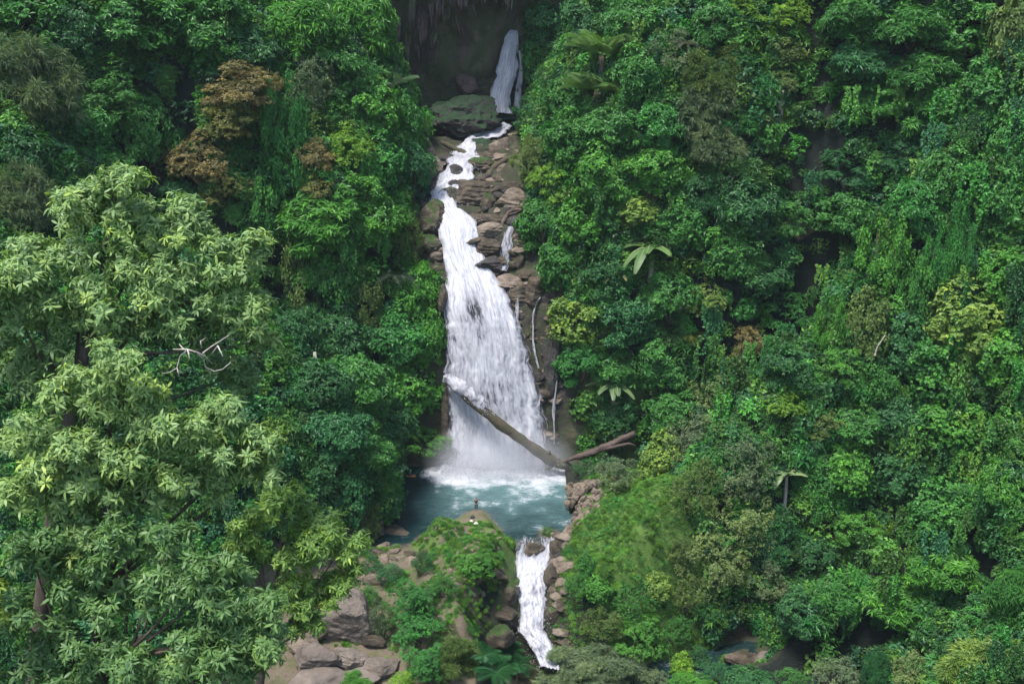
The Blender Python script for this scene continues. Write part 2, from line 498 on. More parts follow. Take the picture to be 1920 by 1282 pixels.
def ground_material():
    m, nt, b = mat_new('ground')
    L = nt.links
    geo = nd(nt, 'ShaderNodeNewGeometry')
    n1 = nd(nt, 'ShaderNodeTexNoise', Scale=0.5, Detail=10, Roughness=0.7)
    mp = nd(nt, 'ShaderNodeMapping')
    mp.inputs['Scale'].default_value = (1, 1, 2.4)
    mp.inputs['Rotation'].default_value = (0.15, 0.2, 0)
    L.new(geo.outputs['Position'], mp.inputs['Vector'])
    L.new(mp.outputs[0], n1.inputs['Vector'])
    soil = ramp(nt, [(0.3, (0.003, 0.005, 0.004)), (0.5, (0.006, 0.010, 0.007)), (0.7, (0.010, 0.020, 0.010))], n1.outputs['Fac'])
    rk = ramp(nt, [(0.30, (0.010, 0.009, 0.008)), (0.44, (0.04, 0.032, 0.024)), (0.52, (0.03, 0.045, 0.014)), (0.60, (0.075, 0.058, 0.042)), (0.72, (0.05, 0.05, 0.02)), (0.85, (0.17, 0.135, 0.1))], n1.outputs['Fac'])
    er = ramp(nt, [(0.3, (0.09, 0.072, 0.045)), (0.45, (0.2, 0.155, 0.11)), (0.6, (0.11, 0.12, 0.045)), (0.8, (0.3, 0.24, 0.18))], n1.outputs['Fac'])
    ar = nd(nt, 'ShaderNodeAttribute', attribute_name='rock')
    ae = nd(nt, 'ShaderNodeAttribute', attribute_name='earth')
    m1 = nd(nt, 'ShaderNodeMix', data_type='RGBA')
    L.new(ar.outputs['Fac'], m1.inputs['Factor'])
    L.new(soil.outputs['Color'], m1.inputs['A'])
    L.new(rk.outputs['Color'], m1.inputs['B'])
    m2 = nd(nt, 'ShaderNodeMix', data_type='RGBA')
    L.new(ae.outputs['Fac'], m2.inputs['Factor'])
    L.new(m1.outputs['Result'], m2.inputs['A'])
    L.new(er.outputs['Color'], m2.inputs['B'])
    am = nd(nt, 'ShaderNodeAttribute', attribute_name='mossg')
    mg = ramp(nt, [(0.3, (0.05, 0.10, 0.018)), (0.55, (0.085, 0.16, 0.028)), (0.75, (0.12, 0.17, 0.035))], n1.outputs['Fac'])
    m3 = nd(nt, 'ShaderNodeMix', data_type='RGBA')
    L.new(am.outputs['Fac'], m3.inputs['Factor'])
    L.new(m2.outputs['Result'], m3.inputs['A'])
    L.new(mg.outputs['Color'], m3.inputs['B'])
    L.new(m3.outputs['Result'], b.inputs['Base Color'])
    b.inputs['Roughness'].default_value = 0.7
    b.inputs['Specular IOR Level'].default_value = 0.3
    n2 = nd(nt, 'ShaderNodeTexNoise', Scale=2.2, Detail=10, Roughness=0.75)
    L.new(mp.outputs[0], n2.inputs['Vector'])
    bp = nd(nt, 'ShaderNodeBump', Strength=0.8, Distance=0.4)
    L.new(n2.outputs['Fac'], bp.inputs['Height'])
    L.new(bp.outputs[0], b.inputs['Normal'])
    return m

M['ground'] = ground_material()
ground = tag(put('ground', new_mesh('ground', V, grid_faces(len(gx), len(gy)), M['ground'], {'rock': rock, 'earth': earth, 'mossg': mossg}, True)), 'steep jungle gorge floor and slopes under the trees', kind='structure')

# ------------------------------------------------------------------ rocks
def ico(sub):
    import bmesh
    bm = bmesh.new()
    bmesh.ops.create_icosphere(bm, subdivisions=sub, radius=1.0)
    V = np.array([v.co[:] for v in bm.verts])
    Fa = np.array([[v.index for v in f.verts] for f in bm.faces])
    bm.free()
    return V, Fa

ICO = {k: ico(k) for k in (2, 3, 4, 5)}

def rock_verts(seed, sub=4, planes=16, rough=0.10, layers=0.0, round_=0.5):
    r = np.random.default_rng(seed)
    D, Fa = ICO[sub]
    N = unit(r.normal(size=(planes, 3)))
    h = r.uniform(0.62, 1.0, planes)
    dots = D @ N.T
    rad = np.min(np.where(dots > 0.05, h[None] / np.maximum(dots, 0.05), 9), axis=1)
    rad = np.minimum(rad, 1.25)
    rad = rad * (1 - round_ * 0.3) + round_ * 0.3 * 0.85
    V = D * rad[:, None]
    V = V + D * (fbm(V * 2.2 + seed, 4) * rough)[:, None]
    V = V + D * (fbm(V * 7 + seed, 3) * rough * 0.35)[:, None]
    if layers:
        t = V[:, 2] + 0.25 * V[:, 0] + 0.12 * fbm(V * 1.7 + seed * 3, 2)
        step = (np.floor(t * 6.5) % 2) * 0.5 + vnoise(np.stack([t * 9, np.full_like(t, seed), np.zeros_like(t)], 1)) * 0.5
        V[:, :2] *= (1 + layers * step)[:, None]
    return V, Fa

ROCKN = [0]
def boulder(px, py, w, h, mat, label, sub=4, layers=0.0, rough=0.1, sink=0.25, y=None, depth_k=0.9, group=None, planes=14, round_=0.5, cat='boulder', rotz=None, off=0.0):
    """a boulder whose outline covers about w x h photo pixels round (px, py), resting on the ground there"""
    ROCKN[0] += 1
    p = hit(px, py + h * 0.25, off) if y is None else at_y(px, py, y)
    k = depth(p) / F_PX
    rx, rz = w * 0.5 * k, h * 0.5 * k
    V, Fa = rock_verts(100 + ROCKN[0], sub, planes, rough, layers, round_)
    V = V * np.array([rx * 1.12, max(rx, rz) * depth_k, rz * 1.12])
    V[:, 1] += 0.0
    if y is None:
        c = (p[0], p[1] + max(rx, rz) * depth_k * 0.35, p[2] + rz * (0.55 - sink))
    else:
        c = tuple(p)
    me = new_mesh('boulder', V, Fa, M[mat], smooth_shade=False)
    o = put('boulder', me, loc=c, rot=(0, 0, (rng.uniform(-0.25, 0.25) if rotz is None else rotz)))
    me.shade_smooth() if layers == 0 and rough < 0.09 else None
    return tag(o, label, cat, group)
# ------------------------------------------------------------------ water
def white_water_material(name, thin=0.35, col=(0.47, 0.47, 0.495), dark=(0.13, 0.127, 0.15), sc=1.0, alpha_edge=True):
    """falling white water: bright aerated streaks, thinner streaks that let the wet rock show through"""
    m, nt, b = mat_new(name)
    L = nt.links
    fu = nd(nt, 'ShaderNodeAttribute', attribute_name='fu')
    fv = nd(nt, 'ShaderNodeAttribute', attribute_name='fv')
    th = nd(nt, 'ShaderNodeAttribute', attribute_name='thin')
    cb = nd(nt, 'ShaderNodeCombineXYZ')
    L.new(fu.outputs['Fac'], cb.inputs['X'])
    L.new(fv.outputs['Fac'], cb.inputs['Y'])
    mp = nd(nt, 'ShaderNodeMapping')
    mp.inputs['Scale'].default_value = (1.9 * sc, 0.55 * sc, 1)
    L.new(cb.outputs[0], mp.inputs['Vector'])
    n1 = nd(nt, 'ShaderNodeTexNoise', Scale=1.0, Detail=9, Roughness=0.7, Distortion=0.5)
    L.new(mp.outputs[0], n1.inputs['Vector'])
    mp2 = nd(nt, 'ShaderNodeMapping')
    mp2.inputs['Scale'].default_value = (0.32 * sc, 0.16 * sc, 1)
    L.new(cb.outputs[0], mp2.inputs['Vector'])
    n2 = nd(nt, 'ShaderNodeTexNoise', Scale=1.0, Detail=5, Roughness=0.6, Distortion=0.8)
    L.new(mp2.outputs[0], n2.inputs['Vector'])
    a = nd(nt, 'ShaderNodeMath', operation='MULTIPLY_ADD')
    a.inputs[1].default_value = 0.9
    L.new(n2.outputs['Fac'], a.inputs[0])
    L.new(n1.outputs['Fac'], a.inputs[2])
    s = nd(nt, 'ShaderNodeMath', operation='SUBTRACT')
    L.new(a.outputs[0], s.inputs[0])
    L.new(th.outputs['Fac'], s.inputs[1])
    r = ramp(nt, [(0.42, dark), (0.60, tuple(0.45 * c + 0.55 * d for c, d in zip(col, dark))), (0.78, tuple(0.86 * c for c in col)), (1.0, col)], s.outputs[0])
    L.new(r.outputs['Color'], b.inputs['Base Color'])
    b.inputs['Roughness'].default_value = 0.55
    b.inputs['Specular IOR Level'].default_value = 0.3
    bp = nd(nt, 'ShaderNodeBump', Strength=0.6, Distance=0.3)
    L.new(n1.outputs['Fac'], bp.inputs['Height'])
    L.new(bp.outputs[0], b.inputs['Normal'])
    if alpha_edge:
        ra = nd(nt, 'ShaderNodeMapRange')
        ra.inputs['From Min'].default_value, ra.inputs['From Max'].default_value = 0.30, 0.58
        L.new(s.outputs[0], ra.inputs['Value'])
        L.new(ra.outputs['Result'], b.inputs['Alpha'])
    return m

M['white'] = white_water_material('white_water')
M['strand'] = leaf_material('water_strand', (0.80, 0.80, 0.84), transl=0.25, rough=0.5)
# strands: plain white with slight grey variation
def strand_material():
    m, nt, b = mat_new('water_strand2')
    ti = nd(nt, 'ShaderNodeAttribute', attribute_name='tint')
    r = ramp(nt, [(0.0, (0.30, 0.295, 0.34)), (0.5, (0.42, 0.42, 0.45)), (1.0, (0.53, 0.53, 0.55))], ti.outputs['Fac'])
    nt.links.new(r.outputs['Color'], b.inputs['Base Color'])
    b.inputs['Roughness'].default_value = 0.5
    tp = nd(nt, 'ShaderNodeBsdfTransparent')
    tr = nd(nt, 'ShaderNodeBsdfTranslucent', Color=(0.85, 0.86, 0.9, 1))
    ms = nd(nt, 'ShaderNodeMixShader', Fac=0.3)
    nt.links.new(b.outputs[0], ms.inputs[1])
    nt.links.new(tr.outputs[0], ms.inputs[2])
    m2 = nd(nt, 'ShaderNodeMixShader', Fac=0.45)
    nt.links.new(ms.outputs[0], m2.inputs[1])
    nt.links.new(tp.outputs[0], m2.inputs[2])
    nt.links.new(m2.outputs[0], nt.nodes['Material Output'].inputs['Surface'])
    return m
M['strand'] = strand_material()

def water_sheet(name, rows, nu, nv, bulge=0.0, rough=0.3, thin_fn=None, label='', seed=0, strands=0, slen=(1.0, 4.0), swid=0.07, lift=0.0, lump=0.0, follow=False, mat='white', rag=0.05):
    """a sheet of water through rows (photo row, left, right, world y); strands run down it"""
    R = np.array(rows, dtype=float)
    A = np.array([at_y(r[1], r[0], r[3]) for r in rows])
    B = np.array([at_y(r[2], r[0], r[3]) for r in rows])
    mid = 0.5 * (A + B)
    sl_ = np.concatenate([[0], np.cumsum(np.linalg.norm(np.diff(mid, axis=0), axis=1))])
    def at(u, v):
        w = v * sl_[-1]
        a = np.stack([np.interp(w, sl_, A[:, k]) for k in range(3)], 1)
        b = np.stack([np.interp(w, sl_, B[:, k]) for k in range(3)], 1)
        e = rag * fbm(np.stack([w * 0.6 + 40 * (u > 0.5), np.full_like(w, seed), u * 0], 1), 4)
        uu = u + e * (np.abs(u - 0.5) * 2)
        p = a + (b - a) * uu[:, None]
        wid = np.linalg.norm(b - a, axis=1)
        x = (u - 0.5) * wid
        # outward is towards the valley and up
        n = 0.5 * fbm(np.stack([x * 1.3, w * 0.22, np.full_like(w, seed + 3.0)], 1), 4) * rough * 2
        n = n + lump * np.maximum(0, fbm(np.stack([x * 0.9, w * 0.8, np.full_like(w, seed + 9.0)], 1), 4))
        bl = bulge * np.sin(np.pi * np.clip(u, 0, 1)) ** 0.7
        edge = -0.25 * (np.abs(u - 0.5) * 2) ** 6
        out = n + bl + edge + lift
        t = np.stack([np.gradient(np.interp(np.linspace(0, sl_[-1], 60), sl_, mid[:, k]), sl_[-1] / 59) for k in range(3)], 1)
        tt = np.stack([np.interp(w, np.linspace(0, sl_[-1], 60), t[:, k]) for k in range(3)], 1)
        nrm = unit(np.cross(np.array([[1.0, 0, 0]]), tt))
        nrm = nrm * np.where(nrm[:, 1:2] > 0, -1, 1) if not follow else nrm * np.where(nrm[:, 2:3] < 0, -1, 1)
        return p + nrm * out[:, None], nrm, x, w
    U, Vv = np.meshgrid(np.linspace(0, 1, nu), np.linspace(0, 1, nv))
    P, nrm, x, w = at(U.ravel(), Vv.ravel())
    th = thin_fn(U.ravel(), Vv.ravel(), x, w) if thin_fn else np.zeros(nu * nv)
    th = th + 0.45 * smooth(np.abs(U.ravel() - 0.5) * 2, 0.78, 1.0)
    me = new_mesh(name, P, grid_faces(nu, nv), M[mat], {'fu': x + seed * 13, 'fv': w, 'thin': th}, True)
    o = put(name, me)
    tag(o, label, kind='structure')
    if strands:
        r = np.random.default_rng(seed + 50)
        u0 = r.uniform(0.0, 1, strands)
        ln = r.uniform(slen[0], slen[1], strands) / sl_[-1]
        v0 = r.uniform(-0.05, 1.0, strands)
        K = 6
        du = r.normal(0, 0.01, strands)
        offn = r.uniform(0.02, 0.22, strands) * (0.5 + rough)
        wd = swid * r.uniform(0.4, 1.4, strands)
        Vs = []
        for k in range(K):
            f = k / (K - 1)
            vv = np.clip(v0 + ln * f, 0, 1)
            P, nrm, x, w = at(np.clip(u0 + du * f, 0, 1), vv)
            c = P + nrm * (offn * (0.3 + math.sin(math.pi * f)))[:, None]
            hw = wd * math.sin(math.pi * (0.08 + 0.84 * f))
            c[:, 0] += 0.03 * r.normal(size=strands)
            Vs.append(np.stack([c - np.array([1.0, 0, 0]) * hw[:, None], c + np.array([1.0, 0, 0]) * hw[:, None]], 1))
        Vs = np.stack(Vs, 1).reshape(-1, 3)
        base = np.arange(strands)[:, None] * (2 * K)
        Fa = np.concatenate([np.stack([base + 2 * k, base + 2 * k + 1, base + 2 * k + 3, base + 2 * k + 2], -1).reshape(-1, 4) for k in range(K - 1)])
        tint = np.tile(r.uniform(0, 1, strands), K - 1)
        s = put('water_strands', new_mesh('water_strands', Vs, Fa, M['strand'], None, True, {'tint': tint}), parent=o)
        s['kind'] = 'stuff'
    return o

def main_thin(u, v, x, w):
    # thin patches: the dark window under the lip, the greyer middle, dense bright rims
    t = 0.05 + 0.17 * smooth(v, 0.3, 0.55)
    t = t + 0.34 * np.exp(-(((u - 0.42) / 0.14) ** 2 + ((v - 0.43) / 0.06) ** 2))
    t = t + 0.20 * np.exp(-(((u - 0.45) / 0.10) ** 2 + ((v - 0.74) / 0.05) ** 2))
    t = t + 0.10 * np.exp(-(((u - 0.72) / 0.12) ** 2 + ((v - 0.85) / 0.12) ** 2))
    t = t - 0.12 * smooth(u, 0.7, 0.98) * smooth(v, 0.2, 0.4) * (1 - smooth(v, 0.7, 0.9)) - 0.2 * (1 - smooth(v, 0.1, 0.4))
    return t - 0.1 * (1 - smooth(u, 0.02, 0.12))

waterfall = water_sheet('waterfall', [(a_, b_ - 4, c_ + 7, d_) for a_, b_, c_, d_ in FALL], 140, 260, bulge=0.9, rough=0.4, thin_fn=main_thin, seed=1, strands=420, slen=(0.8, 3.0), swid=0.08, lump=0.12, rag=0.07,
                        label='tall white main waterfall dropping into the green pool')
cascade = water_sheet('cascade', CASC, 40, 160, bulge=0.05, rough=0.3, thin_fn=lambda u, v, x, w: 0.16 + 0.10 * smooth(v, 0.1, 0.5), seed=2, strands=350, slen=(0.3, 1.2), swid=0.05, lift=0.15, lump=0.7, rag=0.14, follow=True,
                      label='white cascade running between boulders above the main waterfall')
upper_fall = water_sheet('upper_waterfall', [(58, 955, 972, 191.6), (66, 948, 974, 191.0), (90, 940, 973, 190.4), (130, 930, 970, 190.0), (170, 922, 962, 189.6), (200, 914, 958, 189.2), (213, 906, 962, 188.7)], 50, 90,
                         bulge=0.25, rough=0.35, rag=0.15, thin_fn=lambda u, v, x, w: 0.34 - 0.2 * v, seed=3, strands=300, slen=(1, 3.0), swid=0.06, label='small upper waterfall in the dark cleft at the top')
trickle = water_sheet('thin_waterfall', [(95, 972, 976, 191.2), (130, 974, 980, 190.9), (165, 966, 980, 190.7), (205, 962, 978, 190.3)], 14, 50, bulge=0.1, rough=0.15,
                      thin_fn=lambda u, v, x, w: 0.42 + 0 * u, seed=4, strands=60, swid=0.03, label='thin veil of water right of the upper waterfall')
side_fall = water_sheet('side_waterfall', [(426, 950, 962, 156.3), (440, 941, 962, 155.6), (462, 940, 962, 154.6), (490, 938, 956, 153.6), (509, 936, 948, 152.3)], 18, 50, bulge=0.2, rough=0.2,
                        thin_fn=lambda u, v, x, w: 0.36 + 0 * u, rag=0.3, seed=5, strands=110, slen=(0.5, 2), swid=0.035, label='narrow side fall over layered rock right of the main fall')
for i, (rows, lab) in enumerate([
        ([(560, 1012, 1014, 149.6), (572, 1003, 1006, 148.9), (590, 998, 1001, 148.0), (640, 998, 1001, 146.9), (665, 1001, 1005, 146.1), (690, 1006, 1014, 145.6)], 'thin trickle on the brown rock right of the main fall'),
        ([(712, 1043, 1045, 145.6), (740, 1039, 1042, 145.0), (770, 1034, 1040, 144.5), (800, 1037, 1041, 144.0), (830, 1038, 1040, 143.6)], 'lowest thin trickle beside the foot of the main fall'),
        ([(545, 967, 974, 150.2), (580, 966, 973, 148.8), (610, 968, 972, 147.6)], 'short trickle on dark rock close to the main fall')]):
    water_sheet('trickle', rows, 6, 50, bulge=0.05, rough=0.3, thin_fn=lambda u, v, x, w: 0.42 + 0 * u, seed=20 + i, strands=30, swid=0.025, lift=0.3, rag=0.6, label=lab)
OUTLET = [(1018, 968, 1042, 120.0), (1030, 972, 1040, 118.4), (1042, 970, 1036, 117.3), (1060, 964, 1030, 115.8), (1085, 958, 1024, 114.2), (1105, 968, 1025, 112.6), (1130, 972, 1023, 110.9), (1160, 973, 1021, 108.9), (1185, 972, 1024, 107.2),
          (1210, 985, 1038, 105.6), (1240, 1004, 1046, 103.9), (1262, 1012, 1052, 102.2)]
def out_thin(u, v, x, w):
    t = 0.62 * (1 - smooth(v, 0.08, 0.26)) * (0.35 + 0.65 * np.exp(-((u - 0.42) / 0.28) ** 2)) + 0.14
    t = t + 0.35 * np.exp(-(((u - 0.62) / 0.15) ** 2 + ((v - 0.45) / 0.035) ** 2)) + 0.25 * np.exp(-(((u - 0.75) / 0.2) ** 2 + ((v - 0.66) / 0.05) ** 2))
    return t
outlet = water_sheet('outlet_cascade', OUTLET, 60, 200, bulge=0.25, rough=0.5, thin_fn=out_thin, seed=6, strands=500, slen=(0.3, 1.0), swid=0.05, lift=0.35, lump=1.1, rag=0.14, follow=True,
                     label='white outlet cascade pouring from the pool towards the viewer')

# the pool: a rippled sheet, foam where the fall lands, shallow over stones near the outlet
px_, py_ = np.linspace(-20, 14, 220), np.linspace(112.5, 146.0, 260)
PX, PY = np.meshgrid(px_, py_)
xf, yf = PX.ravel(), PY.ravel()
base_l, base_r = at_y(838, 874, 142.9), at_y(1036, 874, 142.9)
dx = np.maximum(np.maximum(base_l[0] - xf, xf - base_r[0]), 0)
dfall = np.hypot(dx * 1.9, np.maximum(142.6 - yf, 0))
nz = fbm(np.stack([xf * 0.55, yf * 0.55, 0 * xf], 1), 4)
foam = np.clip(1.3 - dfall / 6.0 + nz * 0.6, 0, 1)
foam = np.maximum(foam, np.clip(0.75 - np.hypot((xf - 5.2) / 3.2, (yf - 137) / 5.5) + nz * 0.8, 0, 0.8))
foam = np.maximum(foam, np.clip(0.30 + 0.5 * nz - 0.012 * dfall, 0, 0.42) * smooth(xf, -12, -6))
churn = np.clip(1 - dfall / 9, 0, 1)
zz = 0.17 * fbm(np.stack([xf * 0.75, yf * 1.7, 0 * xf + 5], 1), 3) + churn * 0.35 * fbm(np.stack([xf * 0.9, yf * 0.9, 0 * xf + 8], 1), 4) + 0.55 * np.clip(1 - dfall / 3.2, 0, 1) * (0.6 + 0.8 * fbm(np.stack([xf * 0.8, yf * 0.8, 0 * xf + 2], 1), 3))
bed = H(xf, yf)
shallow = np.clip(1 + bed / 0.7, 0, 1)
def pool_material():
    m, nt, b = mat_new('pool_water')
    L = nt.links
    geo = nd(nt, 'ShaderNodeNewGeometry')
    fo = nd(nt, 'ShaderNodeAttribute', attribute_name='foam')
    sh = nd(nt, 'ShaderNodeAttribute', attribute_name='shallow')
    mk = nd(nt, 'ShaderNodeAttribute', attribute_name='milk')
    n1 = nd(nt, 'ShaderNodeTexNoise', Scale=1.1, Detail=9, Roughness=0.72, Distortion=1.2)
    L.new(geo.outputs['Position'], n1.inputs['Vector'])
    n0 = nd(nt, 'ShaderNodeTexNoise', Scale=1.4, Detail=6, Roughness=0.7)
    L.new(geo.outputs['Position'], n0.inputs['Vector'])
    milky = nd(nt, 'ShaderNodeMix', data_type='RGBA')
    L.new(mk.outputs['Fac'], milky.inputs['Factor'])
    milky.inputs['A'].default_value = (0.002, 0.020, 0.021, 1)
    milky.inputs['B'].default_value = (0.10, 0.19, 0.19, 1)
    bedc = ramp(nt, [(0.3, (0.05, 0.045, 0.03)), (0.6, (0.16, 0.125, 0.09)), (0.8, (0.24, 0.2, 0.15))], n0.outputs['Fac'])
    m1 = nd(nt, 'ShaderNodeMix', data_type='RGBA')
    ms = nd(nt, 'ShaderNodeMath', operation='POWER')
    ms.inputs[1].default_value = 1.6
    L.new(sh.outputs['Fac'], ms.inputs[0])
    L.new(ms.outputs[0], m1.inputs['Factor'])
    L.new(milky.outputs['Result'], m1.inputs['A'])
    L.new(bedc.outputs['Color'], m1.inputs['B'])
    ad = nd(nt, 'ShaderNodeMath', operation='ADD')
    L.new(n1.outputs['Fac'], ad.inputs[0])
    L.new(fo.outputs['Fac'], ad.inputs[1])
    fr = nd(nt, 'ShaderNodeMapRange')
    fr.inputs['From Min'].default_value, fr.inputs['From Max'].default_value = 0.72, 1.25
    L.new(ad.outputs[0], fr.inputs['Value'])
    m2 = nd(nt, 'ShaderNodeMix', data_type='RGBA')
    L.new(fr.outputs['Result'], m2.inputs['Factor'])
    L.new(m1.outputs['Result'], m2.inputs['A'])
    m2.inputs['B'].default_value = (0.48, 0.49, 0.51, 1)
    L.new(m2.outputs['Result'], b.inputs['Base Color'])
    rr = nd(nt, 'ShaderNodeMapRange')
    rr.inputs['To Min'].default_value, rr.inputs['To Max'].default_value = 0.07, 0.6
    L.new(fr.outputs['Result'], rr.inputs['Value'])
    L.new(rr.outputs['Result'], b.inputs['Roughness'])
    b.inputs['IOR'].default_value = 1.33
    w = nd(nt, 'ShaderNodeTexNoise', Scale=2.6, Detail=5, Roughness=0.6, Distortion=0.6)
    mp = nd(nt, 'ShaderNodeMapping')
    mp.inputs['Scale'].default_value = (0.8, 1.5, 1)
    L.new(geo.outputs['Position'], mp.inputs['Vector'])
    L.new(mp.outputs[0], w.inputs['Vector'])
    bp = nd(nt, 'ShaderNodeBump', Strength=1.0, Distance=0.3)
    L.new(w.outputs['Fac'], bp.inputs['Height'])
    L.new(bp.outputs[0], b.inputs['Normal'])
    return m
M['pool'] = pool_material()
milk = np.clip(1.1 - dfall / 22 + 0.35 * nz, 0, 1) * smooth(xf, -13, -5.5)
PV = np.stack([xf, yf, zz], 1)
PF = grid_faces(len(px_), len(py_))
keep = (yf[PF].mean(1) > 117.6) & ((bed[PF].min(1) < 0.25))
pool = tag(put('pool', new_mesh('pool', PV, PF[keep], M['pool'], {'foam': foam, 'shallow': shallow, 'milk': milk}, True)), 'deep teal pool under the main waterfall', kind='structure')
# water above the cascade, and the stream that leaves to the right
def flat_water(name, pts, half, z, label, seed):
    n = 60
    t = np.linspace(0, len(pts) - 1, n)
    P = np.stack([np.interp(t, np.arange(len(pts)), np.array(pts)[:, k]) for k in range(2)], 1)
    T = unit(np.gradient(P, axis=0))
    S = np.stack([T[:, 1], -T[:, 0]], 1)
    U = np.linspace(-1, 1, 24)
    Q = P[:, None] + S[:, None] * U[None, :, None] * half
    q = Q.reshape(-1, 2)
    zq = z + 0.06 * fbm(np.stack([q[:, 0] * 1.5, q[:, 1] * 1.5, 0 * q[:, 0] + seed], 1), 3)
    fo = np.clip(fbm(np.stack([q[:, 0] * 0.5, q[:, 1] * 0.5, 0 * q[:, 0] + seed], 1), 3) * 1.1 - 0.1, 0, 0.6)
    me = new_mesh(name, np.stack([q[:, 0], q[:, 1], zq], 1), grid_faces(24, n), M['pool'], {'foam': fo, 'shallow': 0.1 + 0 * zq, 'milk': 0 * zq}, True)
    return tag(put(name, me), label, kind='structure')
flat_water('upper_pool', [(-1.0, 186.3), (-1.6, 191.0)], 3.2, 46.35, 'small dark basin at the foot of the upper waterfall', 3)
flat_water('stream', STREAM[1:], 4.2, -8.6, 'dark stream below the overhang at bottom right', 4)

# spray thrown off the falls: droplets
def spray(name, n, fn, seed, size, label):
    r = np.random.default_rng(seed)
    P = fn(r, n)
    D, Fa = np.array([[1, 0, 0], [-1, 0, 0], [0, 1, 0], [0, -1, 0], [0, 0, 1], [0, 0, -1]], float), np.array([[0, 2, 4], [2, 1, 4], [1, 3, 4], [3, 0, 4], [2, 0, 5], [1, 2, 5], [3, 1, 5], [0, 3, 5]])
    s = size * r.uniform(0.3, 1.2, n) ** 1.5
    V = P[:, None] + D[None] * s[:, None, None] * np.array([1, 1, 1.6])
    Fs = (np.arange(n)[:, None, None] * 6 + Fa[None]).reshape(-1, 3)
    o = put(name, new_mesh(name, V.reshape(-1, 3), Fs, M['strand'], None, True, {'tint': np.repeat(r.uniform(0.4, 1, n), 8)}))
    return tag(o, label, kind='stuff')
def base_spray(r, n):
    x = r.uniform(base_l[0] - 0.8, base_r[0] + 0.8, n)
    return np.stack([x, 142.4 - np.abs(r.normal(0, 1.5, n)), 0.1 + r.exponential(0.75, n)], 1)
spray('spray', 5000, base_spray, 5, 0.06, 'spray and froth thrown up at the foot of the main waterfall')

def sheet_spray(rows, sp):
    A = np.array([at_y(q[1], q[0], q[3]) for q in rows])
    B_ = np.array([at_y(q[2], q[0], q[3]) for q in rows])
    def fn(r, n):
        t = r.uniform(0, len(rows) - 1, n)
        u = np.clip(r.normal(0.5, 0.42, n), -0.25, 1.25)
        a = np.stack([np.interp(t, np.arange(len(rows)), A[:, k]) for k in range(3)], 1)
        b = np.stack([np.interp(t, np.arange(len(rows)), B_[:, k]) for k in range(3)], 1)
        return a + (b - a) * u[:, None] + np.stack([0 * u, -r.exponential(sp, n), 0.3 + r.exponential(sp, n)], 1)
    return fn
spray('spray', 900, sheet_spray(OUTLET[2:], 0.3), 15, 0.045, 'white splashes along the outlet cascade')
spray('spray', 900, sheet_spray(CASC[:7], 0.3), 16, 0.05, 'white splashes along the cascade above the main waterfall')
spray('spray', 1000, sheet_spray(FALL[1:7], 0.35), 17, 0.05, 'white splashes at the lip of the main waterfall')
# water breaking over the upper part of the fallen trunk
LOGP = np.array([at_y(a_, b_, y_) for a_, b_, y_ in [(836, 708, 143.6), (860, 727, 142.3), (880, 744, 141.4), (900, 760, 140.9), (922, 779, 140.4)]])
tl = np.linspace(0, 4, 46)
lp = np.stack([np.interp(tl, np.arange(5), LOGP[:, k]) for k in range(3)], 1)
lr = np.interp(tl, [0, 1, 3, 4], [0.8, 0.95, 0.75, 0.3])
LV, LQ = tube(lp + np.array([0.1, -0.1, 0.25]), lr, 18)
LV = LV + np.stack([0.5 * fbm(LV * 0.9, 4), 0.4 * fbm(LV * 0.9 + 5, 4), 0.7 * fbm(LV * 0.9 + 11, 4)], 1)
tag(put('log_splash', new_mesh('log_splash', LV, tris(LQ), M['white'], {'fu': LV[:, 0] * 1.0, 'fv': LV[:, 2] * 3.0, 'thin': np.full(len(LV), 0.34) + 0.25 * (LV[:, 0] > lp[38, 0])}, True)), 'white water breaking over the upper end of the fallen trunk', kind='structure')
def log_fn(r, n):
    t = r.uniform(0, 4, n)
    q = np.stack([np.interp(t, np.arange(5), LOGP[:, k]) for k in range(3)], 1)
    return q + r.normal(0, 0.55, (n, 3)) + np.array([0.2, -0.5, 0.35])
spray('spray', 600, log_fn, 18, 0.06, 'splashes flying off the fallen trunk')
def mist_material():
    m = bpy.data.materials.new('mist')
    m.use_nodes = True
    nt = m.node_tree
    nt.nodes.remove(nt.nodes['Principled BSDF'])
    v = nd(nt, 'ShaderNodeVolumePrincipled')
    v.inputs['Color'].default_value = (0.95, 0.96, 1.0, 1)
    tc = nd(nt, 'ShaderNodeTexCoord')
    gr = nd(nt, 'ShaderNodeTexGradient', gradient_type='SPHERICAL')
    nt.links.new(tc.outputs['Object'], gr.inputs['Vector'])
    ml = nd(nt, 'ShaderNodeMath', operation='MULTIPLY')
    ml.inputs[1].default_value = 0.30
    nt.links.new(gr.outputs['Fac'], ml.inputs[0])
    nt.links.new(ml.outputs[0], v.inputs['Density'])
    nt.links.new(v.outputs[0], nt.nodes['Material Output'].inputs['Volume'])
    return m
M['mist'] = mist_material()
MV, MF = ICO[3]
tag(put('mist', new_mesh('mist', MV, MF, M['mist'], None, True), loc=(0.5 * (base_l[0] + base_r[0]), 141.6, 1.2), scale=(11.5, 5.5, 7.0)), 'soft white mist hanging at the foot of the main waterfall', kind='stuff')
